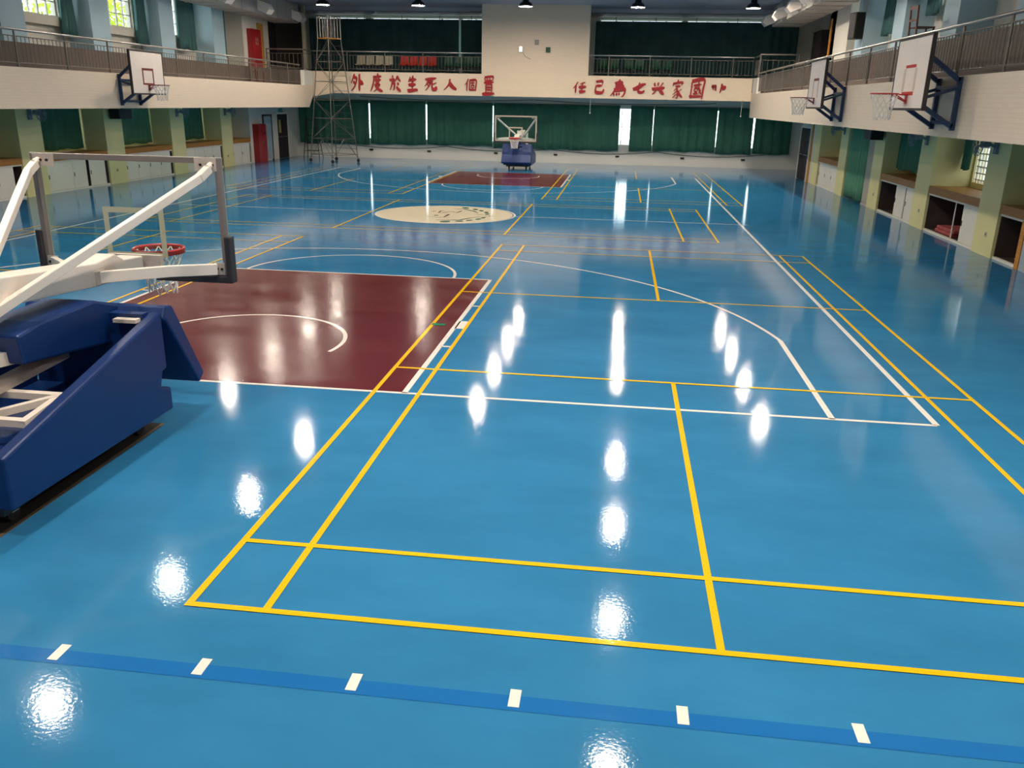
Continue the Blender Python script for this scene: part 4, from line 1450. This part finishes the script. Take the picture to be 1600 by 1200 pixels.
    for x in (-1, 1):
        MB().box(x * (hw - 0.01), x * (hw + 0.045), yb - 0.075, yb + 0.03, zb - 0.02, zb + 0.36).box(x * 0.2, x * (hw + 0.045), yb - 0.075, yb + 0.03, zb - 0.065, zb + 0.002).build('corner_pad', 'char_pad', bo, bevel=0.01)
    # corner plates with bolts
    for x in (-1, 1):
        for z in (zt_ - 0.06, zb + 0.065):
            w0 = 0.20 if z > 1.8 else 0.10
            p = MB().box(x * (hw - 0.03), x * (hw - 0.03 - w0), yb - 0.055, yb - 0.045, z - 0.055, z + 0.055).build('corner_plate', 'plate', t)
            mb = MB()
            for dx in ((0.03, 0.08, 0.14) if w0 > 0.15 else (0.025, 0.07)):
                mb.tube((x * (hw - 0.03 - dx), yb - 0.068, z), (x * (hw - 0.03 - dx), yb - 0.055, z), 0.012, 8)
            mb.build('bolts', 'bolt', p)
    # struts
    for x in (-1, 1):
        mb = MB()
        pts = [(x * 0.82, yb - 0.09, zt_ - 0.09), (x * 0.80, yb - 0.24, zt_ - 0.16), (x * 0.085, -0.26, 1.31)]
        mb.bar(pts[0], pts[1], 0.06, 0.07)
        mb.bar(pts[1], pts[2], 0.06, 0.07)
        mb.tube((x * 0.82, yb - 0.12, zt_ - 0.08), (x * 0.82, yb - 0.05, zt_ - 0.06), 0.028, 8)
        mb.build('upper_strut', 'white_steel', t, bevel=0.006)
        MB().bar((x * 0.1, 0.98, 1.335), (x * 0.52, 1.42, 1.325), 0.05, 0.1).bar((x * 0.51, 1.41, 1.325), (x * 0.80, yb - 0.07, 1.30), 0.05, 0.1).build('lower_arm', 'white_steel', t, bevel=0.006)
        MB().box(x * 0.105, x * 0.13, 0.93, 1.06, 1.28, 1.39).build('bracket_plate', 'plate', t)
    # mount plate, rim, net
    MB().box(-0.26, 0.26, yb - 0.07, yb - 0.012, 1.27, 1.40).build('mount_plate', 'plate', t)
    ry = yb + 0.15 + 0.225
    rim = MB().ring((0, ry, 1.385), (0, 0, 1), 0.232, 0.014, 36, 8).lathe([(0.237, 1.385), (0.24, 1.345), (0.232, 1.345), (0.229, 1.385)], (0, ry, 0), 36).box(-0.09, 0.09, yb + 0.016, yb + 0.18, 1.375, 1.39).box(-0.08, 0.08, yb + 0.016, yb + 0.03, 1.27, 1.39)
    rim.bar((-0.07, yb + 0.03, 1.29), (-0.12, yb + 0.2, 1.375), 0.02, 0.02).bar((0.07, yb + 0.03, 1.29), (0.12, yb + 0.2, 1.375), 0.02, 0.02)
    ro = rim.build('rim', 'rim_red', t)
    net_mesh(0, ry, 1.375, 0.23, 0.13, 0.42).build('net', 'net', ro)
    return t


h0 = portable_hoop('large near blue padded portable hoop folded low over a dark patch', (-5.10, 1.58, 0), 0)
dup(h0, (-5.2, 35.05, 0), PI, 'far blue padded portable hoop folded low by the back wall')
t = thing('floor_layer', 'dark flat patch with a brown edge under the near portable hoop', 'mat', (-5.15, 1.55, 0))
MB().box(-0.5, 0.5, -1.25, 1.12, 0, 0.003).build('patch_sheet', 'patch_black', t)  # thin dark sheet with brown strips, laid flat under the base
MB().box(0.5, 0.53, -1.25, 1.12, 0, 0.004).box(-0.53, -0.5, -1.25, 1.12, 0, 0.004).build('patch_border', 'patch_edge', t)


# ------------------------------------------------------------------ wall mounted hoops
def wall_hoop(label, loc, rz, style, depth):
    """board faces local -y... front plane at y=0, wall at y=+depth"""
    t = thing('wall_basketball_hoop', label, 'basketball hoop', loc, rz, 'wall mounted basketball hoops')
    hw, z0, z1 = 0.86, 2.85, 3.98
    MB().box(-hw, hw, 0, 0.03, z0, z1).build('backboard', 'board_white', t)
    mb = MB()
    for x in (-1, 1):
        mb.box(x * hw, x * (hw + 0.035), -0.006, 0.06, z0 - 0.035, z1 + 0.035)
    mb.box(-hw, hw, -0.006, 0.06, z1, z1 + 0.04)
    mb.box(-hw, hw, -0.006, 0.06, z0 - 0.04, z0)
    mb.build('board_frame', 'board_edge', t)
    if style == 'full':
        mb = MB()
        mb.box(-0.31, -0.25, -0.004, 0, 3.08, 3.54)
        mb.box(0.25, 0.31, -0.004, 0, 3.08, 3.54)
        mb.box(-0.25, 0.25, -0.004, 0, 3.48, 3.54)
        mb.box(-0.25, 0.25, -0.004, 0, 3.08, 3.13)
        mb.build('target_square', 'dark_red', t)
    elif style == 'thin':
        mb = MB()
        mb.box(-0.3, -0.275, -0.004, 0, 3.08, 3.5)
        mb.box(0.275, 0.3, -0.004, 0, 3.08, 3.5)
        mb.box(-0.3, 0.3, -0.004, 0, 3.5, 3.56)
        mb.build('target_square', 'dark_red', t)
    else:
        MB().box(-0.28, 0.26, -0.004, 0, 3.51, 3.56).build('red_stripe', 'rim_red', t)
        MB().box(-0.32, 0.3, -0.004, 0, 3.06, 3.12).build('red_stripe', 'rim_red', t)
        for q in ((-0.36, -0.25, 3.13, 3.5), (0.24, 0.34, 3.13, 3.5), (-0.1, 0.1, 2.88, 3.0)):
            MB().box(q[0], q[1], -0.003, 0, q[2], q[3]).build('smudge', 'smudge', t)
    # steel truss
    D = depth
    for x in (-0.5, 0.5):
        mb = MB()
        w = 0.07
        mb.bar((x, D - 0.04, 2.5), (x, D - 0.04, 3.36), w, w)
        mb.bar((x, 0.065, 3.72), (x, D - 0.05, 3.3), w, w)
        mb.bar((x, 0.065, 2.92), (x, D - 0.05, 2.56), w, w)
        mb.bar((x, 0.065, 3.0), (x, D - 0.06, 3.18), 0.05, 0.05)
        mb.bar((x, 0.065, 2.86), (x, 0.065, 3.75), w, w)
        mb.build('truss', 'blue_steel', t)
    for z in (2.62, 3.2):
        MB().bar((-0.5, D - 0.04, z), (0.5, D - 0.04, z), 0.06, 0.06).build('cross_bar', 'blue_steel', t)
    ry = -0.15 - 0.225
    rim = MB().ring((0, ry, 3.08), (0, 0, 1), 0.232, 0.011, 32, 8).box(-0.06, 0.06, -0.17, -0.005, 3.06, 3.08).box(-0.05, 0.05, -0.02, -0.005, 2.92, 3.08)
    rim.bar((-0.04, -0.02, 2.96), (-0.12, -0.22, 3.065), 0.02, 0.02).bar((0.04, -0.02, 2.96), (0.12, -0.22, 3.065), 0.02, 0.02)
    ro = rim.build('rim', 'dark_red' if style != 'strip' else 'rim_red', t)
    net_mesh(0, ry, 3.07, 0.23, 0.14, 0.42, levels=5, r=0.007).build('net', 'net', ro)
    return t


# rz: local -y faces the court
wall_hoop('white wall hoop with a bold dark red target square, below leafy windows', (-14.55, 20.7, 0), PI / 2, 'full', 0.65)
wall_hoop('largest white wall hoop, with a single red strip and grey smudges', (4.2, 12.3, 0), -PI / 2, 'strip', 0.7)
wall_hoop('white wall hoop with a thin red target frame, beyond the largest one', (4.25, 20.1, 0), -PI / 2, 'thin', 0.65)

# ------------------------------------------------------------------ scaffold tower
TX, TY = -14.0, 35.45
t = thing('scaffold_tower', 'tall wheeled steel scaffold tower standing on the floor before the back balcony', 'scaffold tower', (TX, TY, 0), math.radians(-31))


def tower_pt(c, z):
    hw = 0.78 - 0.42 * min(1, z / 5.35)
    s = [(-1, -1), (1, -1), (1, 1), (-1, 1)][c]
    return Vector((s[0] * hw, s[1] * hw, z))


for c in range(4):
    MB().tube(tower_pt(c, 0.12), tower_pt(c, 5.35), 0.021, 8).build('leg', 'dull_steel', t)
    w = MB().tube(tower_pt(c, 0.075) + Vector((-0.03, 0, 0)), tower_pt(c, 0.075) + Vector((0.03, 0, 0)), 0.075, 14).build('wheel', 'rubber', t)
    MB().box(-0.04, 0.04, -0.02, 0.02, 0.08, 0.16).build('wheel_fork', 'bolt', w, loc=tower_pt(c, 0))
LV = [0.35, 1.05, 1.95, 2.75, 3.55, 4.4, 5.35]
for z in LV[:-1]:
    mb = MB()
    for c in range(4):
        mb.tube(tower_pt(c, z), tower_pt((c + 1) % 4, z), 0.014, 6)
    mb.build('horizontal_ring', 'dull_steel', t)
for i in range(1, len(LV) - 1):
    for c in range(4):
        a, b = (c, (c + 1) % 4) if (i + c) % 2 else ((c + 1) % 4, c)
        MB().tube(tower_pt(a, LV[i]), tower_pt(b, LV[i + 1]), 0.010, 6).build('diagonal_brace', 'dull_steel', t)
for c in range(4):
    m_ = (tower_pt(c, 1.05) + tower_pt((c + 1) % 4, 1.05)) / 2
    MB().tube(tower_pt(c, 0.2), m_, 0.01, 6).build('diagonal_brace', 'dull_steel', t)
    MB().tube(tower_pt((c + 1) % 4, 0.2), m_, 0.01, 6).build('diagonal_brace', 'dull_steel', t)
mb = MB()
for z in [0.6 + 0.32 * i for i in range(15)]:
    mb.tube(tower_pt(2, z), tower_pt(3, z), 0.01, 6)
mb.build('ladder_rungs', 'dull_steel', t)
MB().box(-0.37, 0.37, -0.37, 0.37, 5.35, 5.39).build('platform', 'orange_wood', t)
mb = MB()
for c in range(4):
    p, q = tower_pt(c, 5.35), tower_pt((c + 1) % 4, 5.35)
    for i in range(4):
        s = p.lerp(q, i / 4)
        mb.tube(s, s + Vector((0, 0, 0.95)), 0.018 if i else 0.026, 6)
    mb.tube(p + Vector((0, 0, 0.95)), q + Vector((0, 0, 0.95)), 0.016, 6)
mb.build('guard_cage', 'steel', t)
# leaning frame ladder at its left
t = thing('frame_ladder', 'dark steel trestle ladder standing beside the scaffold tower', 'ladder', (-15.75, 37.6, 0), 0)
for x in (-0.55, 0.25):
    MB().tube((x, 0, 0), (x * 0.55, 0, 1.95), 0.02, 8).tube((x, 0.55, 0), (x * 0.55, 0.06, 1.95), 0.02, 8).build('stile', 'bolt', t)
mb = MB()
for i in range(5):
    z = 0.35 + i * 0.36
    s = 1 - 0.45 * z / 1.95
    mb.tube((-0.55 * s, 0, z), (0.25 * s, 0, z), 0.014, 6)
    mb.tube((-0.55 * s, 0.55 - 0.49 * z / 1.95, z), (0.25 * s, 0.55 - 0.49 * z / 1.95, z), 0.014, 6)
mb.build('rungs', 'bolt', t)


# ------------------------------------------------------------------ spectator seats on the back balcony
def seat_row(label, x, color, n=4, pitch=0.46):
    t = thing('tandem_seating', label, 'seating', (x, 38.3, 3.98), 0, 'plastic seats on the back balcony')
    L = pitch * n
    for i in range(n):
        cx = -L / 2 + pitch * (i + 0.5)
        mb = MB()
        rows = [(-0.36, 0.40, 0.20), (-0.30, 0.42, 0.21), (-0.08, 0.40, 0.21), (0.03, 0.45, 0.21), (0.08, 0.6, 0.20), (0.13, 0.80, 0.19), (0.14, 0.84, 0.15)]
        vs = []
        m_ = 6
        for (y, z, w) in rows:
            for j in range(m_ + 1):
                u = -1 + 2 * j / m_
                vs.append((cx + u * w, y, z + 0.03 * u * u))
        nn = len(vs)
        vs += [(v[0], v[1] + 0.008, v[2] - 0.012) for v in vs]
        fs = []
        for r in range(len(rows) - 1):
            for j in range(m_):
                a = r * (m_ + 1) + j
                fs.append((a, a + 1, a + m_ + 2, a + m_ + 1))
                fs.append((nn + a + m_ + 1, nn + a + m_ + 2, nn + a + 1, nn + a))
        mb.add(vs, fs, True)
        mb.build('seat', color, t, fix=False)
    MB().box(-L / 2, L / 2, -0.14, -0.06, 0.33, 0.38).build('beam', 'black', t)
    for sx in (-1, 1):
        MB().box(sx * L * 0.38 - 0.025, sx * L * 0.38 + 0.025, -0.13, -0.07, 0.0, 0.33).box(sx * L * 0.38 - 0.03, sx * L * 0.38 + 0.03, -0.3, 0.12, 0.0, 0.03).build('leg', 'black', t)
    return t


seat_row('row of four cream plastic seats behind the back railing', -12.75, 'seat_cream')
seat_row('row of four red plastic seats on the back balcony', -10.6, 'seat_red')
seat_row('row of four dark green plastic seats beside the red row', -8.35, 'seat_green', 4, 0.5)
seat_row('pair of dark green seats closest to the white centre wall', -1.5, 'seat_green', 2, 0.5)
seat_row('middle one of the three dark green seat pairs', -0.3, 'seat_green', 2, 0.5)
seat_row('dark green seat pair farthest from the white centre wall', 0.95, 'seat_green', 2, 0.5)


# ------------------------------------------------------------------ wooden chairs and table on the balconies
def wood_chair(label, loc, rz, s=1.0):
    t = thing('wooden_chair', label, 'chair', loc, rz)
    for x in (-0.19, 0.19):
        MB().bar((x * s, -0.2 * s, 0), (x * s, -0.2 * s, 0.44 * s), 0.035, 0.035).build('leg', 'chair_wood', t)
        MB().bar((x * s, 0.2 * s, 0), (x * s, 0.25 * s, 0.95 * s), 0.035, 0.035).build('leg', 'chair_wood', t)
    MB().box(-0.22 * s, 0.22 * s, -0.22 * s, 0.2 * s, 0.44 * s, 0.47 * s).build('seat', 'chair_wood', t)
    MB().bar((-0.19 * s, 0.25 * s, 0.9 * s), (0.19 * s, 0.25 * s, 0.9 * s), 0.03, 0.08).bar((-0.19 * s, 0.235 * s, 0.62 * s), (0.19 * s, 0.235 * s, 0.62 * s), 0.03, 0.05).build('backrest', 'chair_wood', t)
    return t


wood_chair('dark wooden chair standing high on the balcony behind the largest wall hoop', (XR - 0.35, 19.6, 4.305), PI / 2 + 0.15, 1.0)
wood_chair('dark wooden chair behind the balcony railing below the red cabinet', (XL + 1.15, 31.9, 3.382), PI / 2 - 0.3, 0.95)
t = thing('fire_extinguisher', 'slim red fire extinguisher on an upper balcony wall', 'fire extinguisher', (XR + 0.68, 23.6, 4.62))
MB().lathe([(0, 0), (0.07, 0), (0.075, 0.05), (0.075, 0.42), (0.05, 0.5), (0.025, 0.53), (0, 0.53)], n=14).build('cylinder', 'rim_red', t)
MB().box(-0.02, 0.02, -0.09, 0.03, 0.53, 0.56).box(-0.02, 0.02, -0.02, 0.02, 0.5, 0.54).build('valve', 'black', t)
MB().box(0.06, 0.12, -0.05, 0.05, 0.1, 0.34).build('bracket', 'bolt', t)


# ------------------------------------------------------------------ trees outside the left windows
def tree(label, loc, R, H, seed):
    t = thing('tree', label, 'tree', loc, 0, 'trees outside the balcony windows')
    rnd = random.Random(seed)
    mb = MB()
    mb.tube((0, 0, -0.4), (0.1, 0.1, H - R * 0.4), 0.16, 8, 0.08)
    for i in range(5):
        a = rnd.uniform(0, 6.28)
        mb.tube((0.05, 0.05, H * 0.55), (R * 0.6 * math.cos(a), R * 0.6 * math.sin(a), H - R * 0.3 + rnd.uniform(-.4, .6)), 0.06, 6, 0.02)
    mb.build('trunk', 'bark', t)
    mb = MB()
    for i in range(900):
        th, ph = rnd.uniform(0, 6.28), math.acos(rnd.uniform(-1, 1))
        r = R * (0.55 + 0.45 * rnd.random())
        c = Vector((r * math.sin(ph) * math.cos(th), r * math.sin(ph) * math.sin(th), H + 0.8 * r * math.cos(ph)))
        a = Vector((rnd.uniform(-1, 1), rnd.uniform(-1, 1), rnd.uniform(-1, 1))).normalized() * 0.13
        b = a.orthogonal().normalized() * 0.06
        mb.add([c - a, c + b, c + a, c - b], [(0, 1, 2, 3)])
    mb.build('crown', 'foliage', t, fix=False)


tree('bright green tree outside the balcony window above the near backboard', (-25.6, 31.6, 0), 1.7, 6.0, 1)
tree('bright green tree outside the balcony window above the wall hoop', (-25.2, 35.6, 0), 1.5, 6.2, 2)
